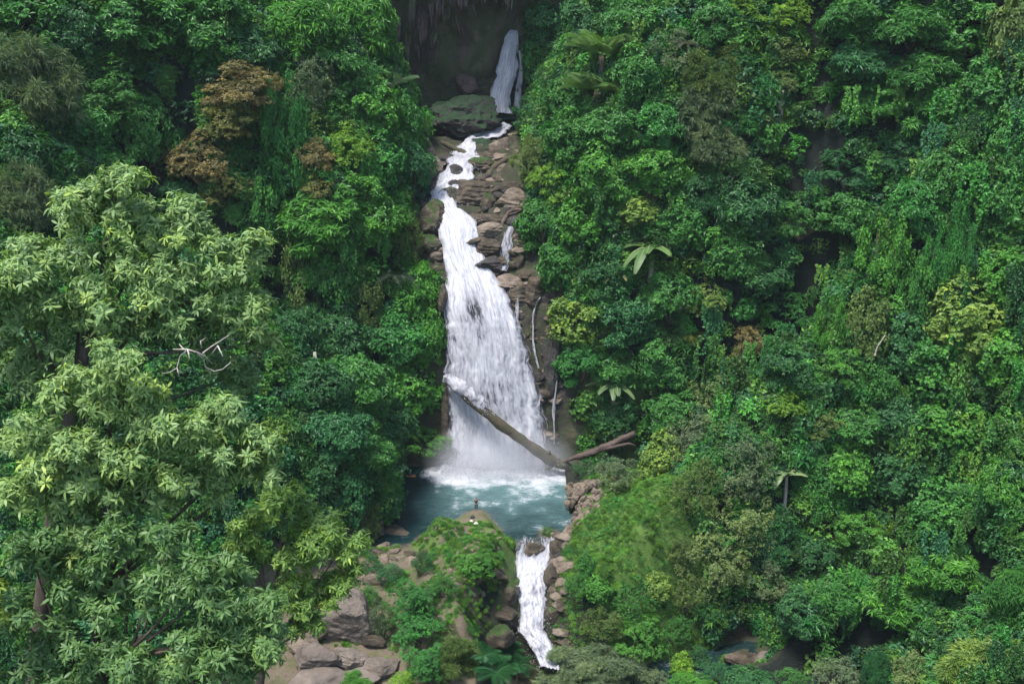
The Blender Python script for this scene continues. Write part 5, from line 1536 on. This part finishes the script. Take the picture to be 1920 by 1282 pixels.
# ------------------------------------------------------------------ trees, shrubs and vines: (x, y, width, height in photo pixels, kind, colour, label)
T = [
 # upper left
 (50, 45, 190, 140, 'b', MID, 'dull green crown in the top left corner'),
 (60, 170, 170, 190, 'p', GREY, 'grey green drooping tree at the left edge below the corner crown'),
 (150, 60, 120, 120, 'b', DEEP, 'dark crown right of the top left corner tree'),
 (265, 45, 190, 130, 'b', MID, 'layered green crown at the top edge above the dark left hollow'),
 (400, 50, 150, 130, 'b', MID, 'second crown from the dark hollow along the top edge'),
 (470, 100, 120, 110, 'b', DEEP, 'dark crown just behind the rust brown tree'),
 (560, 50, 150, 150, 'c', BRIGHT, 'fresh green long leaved crown at the top left of the cliff'),
 (680, 50, 130, 150, 'c', BRIGHT, 'fresh green crown overhanging the cliff at the top edge'),
 (640, 140, 120, 110, 'b', MID, 'leafy crown under the two fresh green crowns'),
 (585, 170, 110, 130, 's', GREY, 'greyish twiggy tree right of the rust brown tree'),
 (460, 165, 190, 110, 'r', RUST, 'large rust brown tree on the upper left slope'),
 (420, 225, 130, 90, 'r', DRYO, 'olive brown lower half of the rust tree group'),
 (380, 300, 150, 110, 'r', RUST, 'second rust brown tree below the large one'),
 (420, 350, 110, 80, 'r', DRYO, 'yellow olive crown at the foot of the second rust tree'),
 (592, 300, 80, 90, 'r', RUST, 'small rust brown tree right of the vine column'),
 (600, 355, 70, 60, 'r', DRYO, 'olive brown bush under the small rust tree'),
 (535, 265, 110, 250, 'v', EMER, 'tall column of vines under the large rust tree'),
 (490, 390, 90, 150, 'v', MID, 'dark vine curtain left of the bright sunlit crown'),
 (210, 190, 180, 130, 'f', MID, 'broad green crown left of the rust trees'),
 (270, 250, 110, 150, 'b', MID, 'green crown with hanging climbers near the second rust tree'),
 (150, 260, 120, 120, 'b', EMER, 'emerald crown above the dark left gap'),
 (190, 330, 160, 110, 'b', MID, 'crown behind the top of the pale foreground tree'),
 (330, 370, 90, 80, 'b', TEAL, 'small teal bush left of the second rust tree'),
 (30, 300, 110, 130, 'b', DEEP, 'dark green crown at the left edge above the grey tree'),
 (35, 390, 120, 150, 'p', GREY, 'grey leaved tree at the left edge beside the dark gap'),
 (120, 410, 70, 120, 'b', DEEP, 'dark bush in the gap behind the pale foreground tree'),
 (655, 280, 120, 120, 'f', LIME, 'bright lime green domed tree left of the cascade'),
 (700, 215, 110, 110, 'g', BRIGHT, 'leafy bush under the banana leaves by the cliff'),
 (755, 240, 80, 130, 'g', MID, 'bush spilling towards the mossy boulder'),
 (770, 320, 90, 120, 'b', TEAL, 'dark teal bush on the left bank of the cascade'),
 (705, 320, 110, 130, 'g', EMER, 'green climber mass between lime tree and cascade'),
 (660, 370, 120, 100, 'b', BRIGHT, 'bright crown below the lime green dome'),
 (590, 425, 190, 110, 'c', BRIGHT, 'wide bright green crown over the dark left gully'),
 (700, 420, 130, 120, 'b', BRIGHT, 'bright crown left of the mossy crag'),
 (760, 450, 80, 110, 's', OLIVE, 'olive fern bush beside the mossy crag'),
 (560, 510, 90, 160, 'v', OLIVE, 'olive vine curtain hanging from the wide bright crown'),
 (630, 500, 100, 150, 'v', MID, 'green vine curtain left of the shaded palm'),
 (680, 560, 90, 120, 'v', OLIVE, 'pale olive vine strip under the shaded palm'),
 (560, 630, 100, 120, 'b', DEEP, 'dark crown in the gully right of the foreground tree'),
 (640, 640, 130, 130, 'b', DEEP, 'dark crown in the middle of the left gully'),
 (790, 560, 80, 130, 'g', BRIGHT, 'bright leafy bush touching the left of the main fall'),
 (740, 640, 150, 130, 'b', EMER, 'emerald crown left of the middle of the main fall'),
 (810, 640, 60, 110, 'g', BRIGHT, 'narrow bright bush at the left edge of the fall'),
 (670, 720, 150, 130, 'b', MID, 'green crown left of the log tip'),
 (770, 730, 120, 120, 'g', BRIGHT, 'leafy mass beside the upper end of the fallen trunk'),
 (600, 730, 120, 120, 'b', DEEP, 'deep green crown at the right of the pale foreground trees'),
 (620, 820, 140, 130, 'b', TEAL, 'teal green crown low in the left gully'),
 (720, 800, 110, 110, 'b', DEEP, 'dark crown behind the bush at the fall foot'),
 (800, 828, 92, 66, 'f', BRIGHT, 'rounded bright bush at the left foot of the main fall'),
 (690, 860, 120, 90, 'b', MID, 'green crown over the dark left corner of the pool'),
 (590, 890, 110, 90, 'b', DEEP, 'dark crown behind the yellow green foreground tree'),
 (655, 940, 80, 120, 'g', TEAL, 'teal bush on the left bank of the pool'),
 (728, 940, 72, 96, 'f', EMER, 'bright domed bush overhanging the pool on the left'),
 (690, 985, 50, 100, 's', OLIVE, 'olive scrub on the bank left of the overhanging bush'),
 # bottom middle
 (775, 1120, 90, 90, 'f', EMER, 'top of the emerald bush above the brown rocks'),
 (785, 1190, 120, 110, 'f', EMER, 'large emerald bush beside the large cracked boulder'),
 (800, 1250, 70, 70, 'f', EMER, 'low emerald bush at the foot of the large one'),
 (715, 1165, 60, 90, 's', GREY, 'grey lichen coloured bush right of the cracked boulder'),
 (850, 1225, 100, 90, 'p', OLIVE, 'olive grassy tussock left of the ferns'),
 (752, 1278, 66, 40, 'f', LIME, 'small lime green dome at the bottom edge'),
 (670, 1282, 70, 36, 'p', BRIGHT, 'bright grassy plant at the bottom edge by the rocks'),
 (790, 1060, 50, 50, 's', DEEP, 'small dark bush in the dry channel'),
 (730, 1075, 70, 40, 's', TEAL, 'low teal bush left of the emerald bush'),
 (700, 1060, 50, 40, 's', DEEP, 'low dark bush beside the yellow green foreground tree'),
 (892, 1058, 90, 62, 'f', BRIGHT, 'rounded grassy mound plant behind the outlet'),
 (1080, 1250, 210, 80, 'p', GREY, 'grey green willow like shrub at the bottom middle'),
 (1150, 1255, 140, 70, 'p', GREY, 'grey green shrub right of the willow like one'),
 (1195, 1190, 116, 100, 'f', BRIGHT, 'bright round bush below the grassy bank'),
 (1130, 1165, 90, 70, 's', OLIVE, 'olive scrub left of the bright round bush'),
 (1280, 1252, 50, 60, 'g', LIME, 'lime leaved sapling in front of the dark stream'),
 (1300, 1280, 100, 36, 'f', BRIGHT, 'bright green tuft at the bottom edge before the stream'),
 (1225, 1275, 70, 40, 's', GREY, 'small grey bush left of the lime sapling'),
 # right bank
 (1180, 1120, 100, 70, 's', MID, 'green scrub at the lower edge of the grassy bank'),
 (1150, 890, 110, 60, 's', GREY, 'low greyish bush above the stone rubble'),
 (1240, 865, 90, 100, 'g', YEL, 'yellow green leafy bush at the head of the grassy bank'),
 (1310, 835, 150, 120, 's', GREY, 'grey green shrub above the grassy bank'),
 (1300, 920, 110, 120, 's', OLIVE, 'olive grey shrub on the right rim of the grassy bank'),
 (1390, 880, 130, 130, 's', GREY, 'pale scrub left of the silvery banana plant'),
 (1380, 980, 150, 130, 's', PALE, 'palest scrub bush right of the grassy bank'),
 (1330, 1060, 130, 130, 's', PALE, 'pale dotted shrub at the lower right of the bank'),
 (1440, 1010, 110, 130, 's', TEAL, 'teal green shrub beside the dark ravine'),
 (1420, 1090, 120, 100, 's', GREY, 'hanging grey green shrub over the dark stream'),
 (1100, 1060, 40, 50, 'g', MID, 'small leafy bush on the lower left of the grassy bank'),
 (1085, 1100, 60, 50, 's', MID, 'small green bush between outlet cascade and grassy bank'),
 (1120, 1105, 60, 50, 'g', BRIGHT, 'speckled bush low on the grassy bank'),
 (1265, 1030, 60, 50, 's', OLIVE, 'low olive tuft high on the grassy bank'),
 (1230, 1100, 60, 50, 'g', YEL, 'yellow flecked bush at the bottom of the grassy bank'),
 (1100, 880, 60, 36, 's', DEEP, 'low dark bush between the logs and the stone rubble'),
 (640, 1110, 60, 40, 's', TEAL, 'low teal bush on the bare slope left of the emerald bush'),
 (830, 1100, 60, 44, 's', MID, 'green bush in front of the small grass mound'),
 (690, 1115, 50, 36, 's', MID, 'small green bush behind the large cracked boulder'),
 (830, 200, 50, 34, 's', DEEP, 'small dark plant on top of the huge mossy boulder'),
 (800, 225, 44, 44, 'b', DEEP, 'dark leafy plant at the left of the huge mossy boulder'),
 (1270, 1180, 60, 60, 's', MID, 'green bush between the bright round bush and the stream'),
 (1340, 1262, 60, 44, 's', TEAL, 'blue green bush right of the lime sapling'),
 (1310, 1235, 70, 40, 's', DEEP, 'dark bush over the dark stream behind the lime sapling'),
 (1450, 1200, 70, 44, 's', DEEP, 'dark bush over the far bank of the stream'),
 (1330, 1150, 90, 60, 's', TEAL, 'dark bush hanging below the pale dotted shrub over the stream'),
 (1400, 1275, 110, 50, 'b', DEEP, 'dark bush in front of the angular tan rock at the bottom edge'),
 (1490, 1278, 80, 50, 's', MID, 'low green bush at the bottom edge below the broken brown rocks'),
 (1500, 1150, 100, 90, 'b', DEEP, 'dark crown leaning over the stream from the right'),  # crown added to throw shade on the stream
 (1290, 1120, 90, 80, 's', OLIVE, 'olive bush hanging at the cliff edge above the stream'),
 # upper right
 (1030, 50, 120, 120, 'b', DEEP, 'dark crown right of the upper waterfall at the top edge'),
 (1010, 120, 90, 100, 'g', MID, 'leafy bush beside the top of the upper waterfall'),
 (1110, 50, 120, 120, 'b', DEEP, 'second dark crown from the upper waterfall along the top'),
 (1190, 50, 120, 110, 'b', MID, 'third crown from the upper waterfall along the top'),
 (1000, 215, 90, 80, 'f', TEAL, 'blue green plant at the foot of the upper waterfall'),
 (1055, 190, 90, 110, 'b', MID, 'green bush left of the tree ferns'),
 (1190, 150, 110, 110, 'b', MID, 'green crown right of the tree ferns'),
 (1260, 110, 110, 110, 's', GREY, 'greyish crown with a pale palm tuft'),
 (1340, 50, 110, 110, 'b', MID, 'mid green crown left of the lime crowns at the top'),
 (1400, 25, 90, 80, 'f', LIME, 'left of the two lime crowns at the top edge'),
 (1475, 30, 110, 90, 'f', LIME, 'right of the two lime crowns at the top edge'),
 (1470, 100, 90, 70, 'b', OLIVE, 'olive crown under the right lime crown'),
 (1345, 140, 110, 110, 'p', OLIVE, 'olive drooping tree left of the pale trunk'),
 (1330, 215, 130, 110, 'p', GREY, 'grey drooping tree below the olive drooping tree'),
 (1350, 275, 110, 90, 'p', GREY, 'lowest of the grey drooping trees left of the hollow'),
 (1455, 160, 80, 90, 'f', OLIVE, 'yellow olive crown on the pale trunk by the hollow'),
 (1425, 225, 60, 50, 'f', OLIVE, 'small olive tuft on the left of the pale trunk'),
 (1010, 305, 90, 90, 'p', PALE, 'pale leafy bush right of the upper logs'),
 (1075, 260, 110, 100, 'b', MID, 'green crown right of the upper basin'),
 (1040, 340, 100, 100, 'f', LIME, 'lime tinted bush right of the layered tan boulder'),
 (1150, 245, 120, 110, 'b', MID, 'green crown directly below the tree ferns'),
 (1240, 240, 110, 110, 'b', EMER, 'emerald crown right of and below the tree ferns'),
 (1130, 335, 130, 120, 'b', BRIGHT, 'bright crown on the slope right of the cascade'),
 (1230, 325, 130, 110, 'b', BRIGHT, 'bright crown left of the grey drooping trees'),
 (1310, 360, 100, 100, 'b', DEEP, 'dark crown under the grey drooping trees'),
 (1020, 420, 100, 110, 'b', MID, 'green crown right of the cracked tan rock'),
 (1100, 420, 110, 100, 'g', BRIGHT, 'light green crown left of the big banana plant'),
 (1190, 400, 110, 80, 'g', YEL, 'yellow flecked crown above the big banana plant'),
 (1280, 420, 110, 110, 'g', MID, 'green crown right of the big banana plant'),
 (1050, 500, 90, 110, 'g', MID, 'leafy bush over the dark gap right of the fall'),
 (1130, 520, 90, 90, 'b', DEEP, 'dark crown under the left leaves of the big banana plant'),
 (1400, 390, 130, 130, 'b', DEEP, 'dark crown below the big hollow on the left'),
 (1380, 480, 120, 100, 'b', MID, 'green crown between banana plant and feathery domes'),
 (1080, 600, 110, 90, 'g', YEL, 'yellow green bush right of the middle of the fall'),
 (1170, 600, 120, 110, 'b', TEAL, 'teal crown right of the yellow green bush'),
 (1260, 560, 120, 110, 'b', MID, 'green crown below the big banana plant'),
 (1330, 560, 110, 100, 'f', YEL, 'yellow tinted feathery crown right of the banana plant'),
 (1090, 680, 100, 90, 'b', EMER, 'emerald bush above the small dry palm'),
 (1240, 680, 120, 120, 'b', MID, 'green crown right of the small dry palm'),
 (1160, 690, 90, 90, 'b', MID, 'small green crown directly above the small dry palm'),
 (1150, 790, 120, 70, 's', DEEP, 'dark mossy bush under the small dry palm'),
 (1260, 770, 120, 90, 'b', MID, 'green bush above the propped driftwood'),
 (1345, 750, 140, 100, 's', PALE, 'pale leaved tree left of the lime tree'),
 (1405, 645, 70, 80, 'r', RUST, 'brownish dead leaved bush left of the green feathery dome'),
 (1460, 758, 104, 76, 'f', LIME, 'lone bright lime tree in the middle of the right slope'),
 (1540, 795, 90, 70, 'f', OLIVE, 'olive feathery bush right of the lone lime tree'),
 (1470, 690, 110, 80, 'b', DEEP, 'dark crown above the lone lime tree'),
 # right
 (1600, 40, 150, 100, 'c', MID, 'long leaved crown at the top edge right of the hollow'),
 (1710, 45, 140, 100, 'c', MID, 'second long leaved crown from the hollow at the top edge'),
 (1810, 50, 140, 110, 'g', MID, 'climber covered crown near the top right corner'),
 (1895, 90, 90, 170, 'g', OLIVE, 'pale climber mass in the top right corner'),
 (1620, 120, 140, 90, 'c', TEAL, 'drooping spray jutting over the big hollow'),
 (1730, 130, 140, 100, 'c', MID, 'long leaved crown in the middle of the top right group'),
 (1640, 195, 130, 70, 'c', MID, 'lowest drooping spray above the big hollow'),
 (1760, 220, 130, 110, 'c', MID, 'long leaved crown above the teal umbrella tree on the right'),
 (1840, 180, 110, 130, 'g', MID, 'climber covered crown below the top right corner'),
 (1890, 270, 90, 140, 'g', MID, 'climber covered crown at the right edge a third down'),
 (1690, 285, 110, 110, 'f', TEAL, 'teal umbrella shaped tree right of the big hollow'),
 (1590, 320, 140, 90, 'f', TEAL, 'flat crowned tree at the foot of the big hollow'),
 (1500, 400, 130, 110, 'f', MID, 'layered crown below and left of the flat crowned tree'),
 (1600, 400, 140, 110, 'b', MID, 'green crown below the flat crowned tree'),
 (1720, 390, 110, 120, 'b', EMER, 'emerald crown left of the tall vine column'),
 (1795, 330, 110, 120, 'b', MID, 'green crown above the tall vine column'),
 (1790, 480, 95, 230, 'v', EMER, 'tall vine column on the right slope'),
 (1880, 400, 110, 150, 'g', MID, 'climber covered crown right of the tall vine column'),
 (1885, 530, 100, 130, 'g', BRIGHT, 'sunlit climber crown at the right edge halfway down'),
 (1660, 470, 100, 150, 'v', BRIGHT, 'light green vine curtain left of the tall vine column'),
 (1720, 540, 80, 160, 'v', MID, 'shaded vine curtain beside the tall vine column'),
 (1565, 525, 90, 90, 'f', EMER, 'small feathery dome right of the larger feathery dome'),
 (1482, 585, 112, 110, 'f', EMER, 'larger feathery dome in the middle of the right slope'),
 (1560, 610, 60, 130, 'v', BRIGHT, 'narrow vine strip below the small feathery dome'),
 (1430, 520, 110, 90, 'b', DEEP, 'dark crown above the larger feathery dome'),
 (1620, 610, 110, 150, 'v', OLIVE, 'olive vine curtain left of the pale bent branch'),
 (1580, 690, 120, 110, 'f', BRIGHT, 'bright crown below the olive vine curtain'),
 (1640, 720, 100, 110, 'v', MID, 'vine curtain under the pale bent branch'),
 (1700, 650, 110, 120, 'g', DEEP, 'dark leafy mass right of the pale bent branch'),
 (1810, 600, 180, 140, 'g', YEL, 'broad yellow green climber mass on the right'),
 (1760, 690, 150, 120, 'g', MID, 'green climber mass below the broad yellow green one'),
 (1880, 690, 120, 140, 'g', BRIGHT, 'bright climber mass at the right edge'),
 (1680, 790, 140, 120, 'b', DEEP, 'dark crown below the vine curtains on the right'),
 (1600, 800, 110, 100, 'b', MID, 'green crown right of the olive feathery bush'),
 (1780, 810, 150, 130, 'g', BRIGHT, 'bright speckled climber mass low on the right'),
 (1880, 830, 110, 130, 'g', MID, 'climber mass at the right edge below the bright one'),
 (1590, 890, 110, 120, 'g', BRIGHT, 'bright vine bush right of the silvery banana plant'),
 (1530, 930, 90, 110, 'v', MID, 'vine curtain above the dark ravine'),
 (1600, 985, 150, 90, 'f', BRIGHT, 'bright feathery crown above the dark ravine'),
 (1690, 900, 120, 130, 'g', DEEP, 'dark flecked climber mass low on the right slope'),
 (1660, 1000, 80, 110, 'v', LIME, 'yellowish vine strip right of the bright feathery crown'),
 (1760, 960, 120, 110, 'g', MID, 'climber mass left of the bright corner crown'),
 (1880, 930, 110, 150, 'b', BRIGHT, 'bright crown at the right edge low down'),
 (1770, 1060, 150, 80, 'c', BRIGHT, 'long leaved spray near the lower right'),
 (1690, 1125, 150, 95, 'c', BRIGHT, 'bright spreading long leaved tree at the lower right'),
 (1580, 1110, 110, 90, 'c', MID, 'long leaved tree beside the dark ravine'),
 (1530, 1040, 90, 90, 'b', DEEP, 'dark bush on the left rim of the ravine'),
 (1830, 1130, 110, 90, 'b', DEEP, 'dark crown left of the right edge near the bottom'),
 (1900, 1120, 90, 150, 'c', MID, 'long leaved tree at the right edge near the bottom'),
 (1850, 1250, 190, 100, 'p', YEL, 'yellow green narrow leaved clump in the bottom right corner'),
 (1710, 1262, 80, 76, 's', PALE, 'pale round shrub left of the bottom right clump'),
 (1645, 1262, 50, 80, 'p', TEAL, 'slim blue green plant left of the pale round shrub'),
 (1565, 1270, 120, 60, 's', GREY, 'low grey shrub at the bottom edge right of the stream'),
]
for t in T:
    plant(*t, hc=(7.0 if t[4] == 'r' else None))

# ------------------------------------------------------------------ banana plants, palms, ferns
long_plant(1222, 472, 140, 'blade', (0.075, 0.15, 0.045), 'big banana plant on the right slope', 12, 6.0, arch=1.0)
long_plant(1165, 520, 70, 'blade', (0.12, 0.12, 0.05), 'browning banana plant left of the big one', 5, 5.0)
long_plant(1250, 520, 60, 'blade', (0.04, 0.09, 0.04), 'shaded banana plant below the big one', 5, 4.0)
long_plant(1150, 728, 110, 'blade', (0.09, 0.15, 0.06), 'small dry palm over the mossy overhang', 10, 7.5, name='palm', arch=0.9)
long_plant(1475, 892, 84, 'blade', (0.14, 0.21, 0.10), 'silvery banana plant on the lower right slope', 10, 6.5)
long_plant(735, 165, 110, 'frond', (0.07, 0.13, 0.06), 'banana like palm left of the cliff', 9, 5.5, name='palm', arch=0.5)
long_plant(712, 170, 60, 'blade', (0.10, 0.15, 0.08), 'pale broad leaved plant left of the cliff palm', 4, 4.5)
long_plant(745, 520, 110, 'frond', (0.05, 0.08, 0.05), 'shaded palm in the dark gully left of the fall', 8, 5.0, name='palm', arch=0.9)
long_plant(1290, 85, 70, 'frond', (0.16, 0.17, 0.12), 'pale grey palm tuft on the greyish crown', 9, 9.0, name='palm')
long_plant(1128, 105, 150, 'fern', (0.12, 0.22, 0.06), 'upper of the two tree ferns right of the fall', 15, 6.0, name='tree_fern', arch=0.42)
long_plant(1118, 172, 150, 'fern', (0.11, 0.20, 0.055), 'lower of the two tree ferns right of the fall', 15, 5.0, name='tree_fern', arch=0.5)
long_plant(1292, 632, 76, 'fern', (0.12, 0.16, 0.035), 'yellowish tree fern on the right slope', 11, 6.0, name='tree_fern')
long_plant(1075, 650, 44, 'blade', (0.07, 0.11, 0.06), 'small broad leaved plant beside the fall wall', 6, 3.5)
for i, (a, b_, s_, lab) in enumerate([(905, 1232, 80, 'leftmost fern clump left of the outlet foot'), (945, 1225, 80, 'fern clump right behind the outlet foot'), (930, 1262, 90, 'front fern clump at the bottom edge'), (970, 1250, 70, 'rightmost fern clump by the outlet foot')]):
    long_plant(a, b_, s_, 'fern', (0.03, 0.125, 0.04), lab, 11, 1.6, name='fern', cat='fern', arch=0.6)
# pale trunk by the big hollow
pt = hit(1462, 215, 4.0)
gz = float(H(pt[0:1], pt[1:2])[0])
top = at_y(1466, 170, pt[1])
tb = at_y(1455, 300, pt[1])
V, Q = tube(np.array([tb, at_y(1459, 240, pt[1]), at_y(1464, 205, pt[1]), top]) - tb, [0.45, 0.42, 0.4, 0.3], 9)
tag(put('bare_trunk', new_mesh('bare_trunk', V, tris(Q), M['pale_bark'], None, True), loc=tuple(tb)), 'pale bare trunk at the left rim of the big hollow', 'trunk')
for a, b_, c_, d_, lab in ((590, 660, 592, 715, 'pale stub of a trunk in the left gully'), (677, 580, 675, 615, 'short pale trunk under the olive vine strip')):
    q = hit(a, b_, 4.0)
    P0, P1 = at_y(c_, d_, q[1]), at_y(a, b_, q[1])
    V, Q = tube(np.array([P0 * 0, (P1 - P0) * 0.5 + [0.1, 0, 0], P1 - P0]), [0.3, 0.26, 0.2], 8)
    tag(put('bare_trunk', new_mesh('bare_trunk', V, tris(Q), M['pale_bark'], None, True), loc=tuple(P0)), lab, 'trunk')

# ------------------------------------------------------------------ the person and the things on the spit
def flat_mat(name, col, rough=0.7):
    m, nt, b = mat_new(name)
    geo = nd(nt, 'ShaderNodeTexCoord')
    n = nd(nt, 'ShaderNodeTexNoise', Scale=9.0, Detail=3)
    nt.links.new(geo.outputs['Object'], n.inputs['Vector'])
    r_ = ramp(nt, [(0.3, tuple(c * 0.8 for c in col)), (0.7, tuple(min(1, c * 1.15) for c in col))], n.outputs['Fac'])
    nt.links.new(r_.outputs['Color'], b.inputs['Base Color'])
    b.inputs['Roughness'].default_value = rough
    return m
M['skin'] = flat_mat('skin', (0.38, 0.22, 0.15), 0.5)
M['black_cloth'] = flat_mat('black_cloth', (0.012, 0.012, 0.014))
M['dark_cloth'] = flat_mat('dark_cloth', (0.03, 0.022, 0.02))
M['hair'] = flat_mat('hair', (0.008, 0.007, 0.006), 0.4)
M['white_cloth'] = flat_mat('white_cloth', (0.75, 0.72, 0.66))
def skin_mesh(name, verts, edges, radii, mat, parent, sub=2):
    me = bpy.data.meshes.new(name)
    me.from_pydata(verts, edges, [])
    o = put(name, me, parent)
    md = o.modifiers.new('skin', 'SKIN')
    md.use_smooth_shade = True
    for i, rr_ in enumerate(radii):
        me.skin_vertices[0].data[i].radius = rr_ if isinstance(rr_, tuple) else (rr_, rr_)
    me.skin_vertices[0].data[0].use_root = True
    sd_ = o.modifiers.new('sub', 'SUBSURF')
    sd_.levels = sd_.render_levels = sub
    me.materials.append(mat)
    return o
pp = at_z(893, 958, 0.35)
pz = float(H(pp[0:1], pp[1:2])[0])
person = thing('person', 'person in dark clothes with arms raised to the head on the spit', 'person', (pp[0], pp[1], pz))
vb = [(0, 0, .95), (0, .01, 1.12), (0, 0, 1.3), (0, 0, 1.44), (0, 0, 1.52), (0, -.01, 1.62), (0, -.015, 1.72),
      (.19, 0, 1.42), (.36, -.05, 1.36), (.20, -.12, 1.60), (.13, -.13, 1.66), (-.19, 0, 1.42), (-.36, -.05, 1.36), (-.20, -.12, 1.60), (-.13, -.13, 1.66),
      (.10, 0, .88), (.12, -.01, .50), (.12, .02, .10), (.13, -.12, .04), (-.10, 0, .88), (-.13, 0, .50), (-.13, .02, .10), (-.15, -.12, .04)]
eb = [(0, 1), (1, 2), (2, 3), (3, 4), (4, 5), (5, 6), (3, 7), (7, 8), (8, 9), (9, 10), (3, 11), (11, 12), (12, 13), (13, 14), (0, 15), (15, 16), (16, 17), (17, 18), (0, 19), (19, 20), (20, 21), (21, 22)]
rb = [(.15, .11), (.13, .10), (.16, .11), (.11, .09), .055, .095, .075, .065, .045, .036, .03, .065, .045, .036, .03, .095, .062, .042, .04, .095, .062, .042, .04]
skin_mesh('body', vb, eb, rb, M['skin'], person)
skin_mesh('shirt', [(0, 0, 1.0), (0, .01, 1.15), (0, 0, 1.3), (0, 0, 1.43), (.19, 0, 1.42), (.28, -.02, 1.39), (-.19, 0, 1.42), (-.28, -.02, 1.39)], [(0, 1), (1, 2), (2, 3), (3, 4), (4, 5), (3, 6), (6, 7)],
          [(.17, .13), (.16, .125), (.18, .13), (.12, .1), .085, .07, .085, .07], M['black_cloth'], person)
skin_mesh('trousers', [(0, 0, .98), (.10, 0, .86), (.12, -.01, .5), (.12, .02, .16), (-.10, 0, .86), (-.13, 0, .5), (-.13, .02, .16)], [(0, 1), (1, 2), (2, 3), (0, 4), (4, 5), (5, 6)],
          [(.16, .125), .11, .08, .06, .11, .08, .06], M['dark_cloth'], person)
D_, F_ = ICO[3]
hv = D_ * np.array([.105, .115, .12])
hv = hv + D_ * (0.012 * fbm(D_ * 5, 3))[:, None]
hv[:, 1] = np.maximum(hv[:, 1], -0.045 - 0.6 * np.maximum(hv[:, 2] - 0.02, 0))
put('hair', new_mesh('hair', hv, F_, M['hair'], None, True), person, (0, .01, 1.70))
for s_ in (-1, 1):   # fingers on the head
    skin_mesh('hand', [(s_ * .13, -.13, 1.66), (s_ * .10, -.12, 1.71), (s_ * .06, -.115, 1.755), (s_ * .04, -.10, 1.75), (s_ * .035, -.09, 1.735), (s_ * .055, -.075, 1.72), (s_ * .12, -.08, 1.72)],
              [(0, 1), (1, 2), (1, 3), (1, 4), (1, 5), (1, 6)], [.03, .03, .009, .009, .009, .009, .01], M['skin'], person, 1)
skin_mesh('nose', [(0, -.09, 1.655), (0, -.115, 1.64)], [(0, 1)], [.012, .014], M['skin'], person, 1)
for s_ in (-1, 1):
    put('eye', new_mesh('eye', D_ * 0.012, F_, M['hair'], None, True), person, (s_ * .032, -.098, 1.675))
def bundle(px, py, mat, size, label, name):
    q = hit(px, py)
    z_ = float(H(q[0:1], q[1:2])[0])
    D, Fa = ICO[3]
    V = D * np.array([1.0, 0.7, 0.8])
    V[:, 2] = np.maximum(V[:, 2], -0.5)
    V = V * (1 + 0.18 * fbm(D * 2.5 + px, 3))[:, None]
    root = put(name, new_mesh(name, V * size, Fa, M[mat], None, True), loc=(q[0], q[1], z_ + size * 0.45))
    t_ = np.linspace(0, math.pi, 9)
    Vt, Qt = tube(np.stack([0.45 * size * np.cos(t_), 0 * t_, size * (0.6 + 0.45 * np.sin(t_))], 1), np.full(9, size * 0.07), 6)
    put('strap', new_mesh('strap', Vt, tris(Qt), M[mat], None, True), parent=root)
    return tag(root, label, 'bag')
bundle(886, 973, 'black_cloth', 0.3, 'small dark bag on the spit behind the person', 'bag')
bundle(893, 984, 'white_cloth', 0.3, 'white bag on the spit below the dark one', 'bag')
bundle(884, 977, 'white_cloth', 0.2, 'little white bundle next to the dark bag', 'bag')
bundle(875, 1004, 'white_cloth', 0.25, 'pale bag left of the grassy mound on the spit', 'bag')
bundle(880, 1006, 'black_cloth', 0.25, 'dark bag touching the pale bag on the spit', 'bag')

# ------------------------------------------------------------------ thin humid air over the gorge
hz = max(float(GZ.max()), 90.0) + 6.0
HV = np.array([(x_, y_, z_) for z_ in (float(GZ.min()) - 1.5, hz) for y_ in (gy[0] - 3, gy[-1] + 3) for x_ in (gx[0] - 3, gx[-1] + 3)])
HF = np.array([(0, 2, 3, 1), (4, 5, 7, 6), (0, 1, 5, 4), (2, 6, 7, 3), (0, 4, 6, 2), (1, 3, 7, 5)])
hm = bpy.data.materials.new('haze')
hm.use_nodes = True
hm.node_tree.nodes.remove(hm.node_tree.nodes['Principled BSDF'])
pv = hm.node_tree.nodes.new('ShaderNodeVolumePrincipled')
pv.inputs['Color'].default_value = (0.75, 0.92, 1.0, 1)
pv.inputs['Density'].default_value = 0.00008
hm.node_tree.links.new(pv.outputs[0], hm.node_tree.nodes['Material Output'].inputs['Volume'])
tag(put('haze', new_mesh('haze', HV, HF, hm)), 'thin humid haze in the gorge air', kind='stuff')
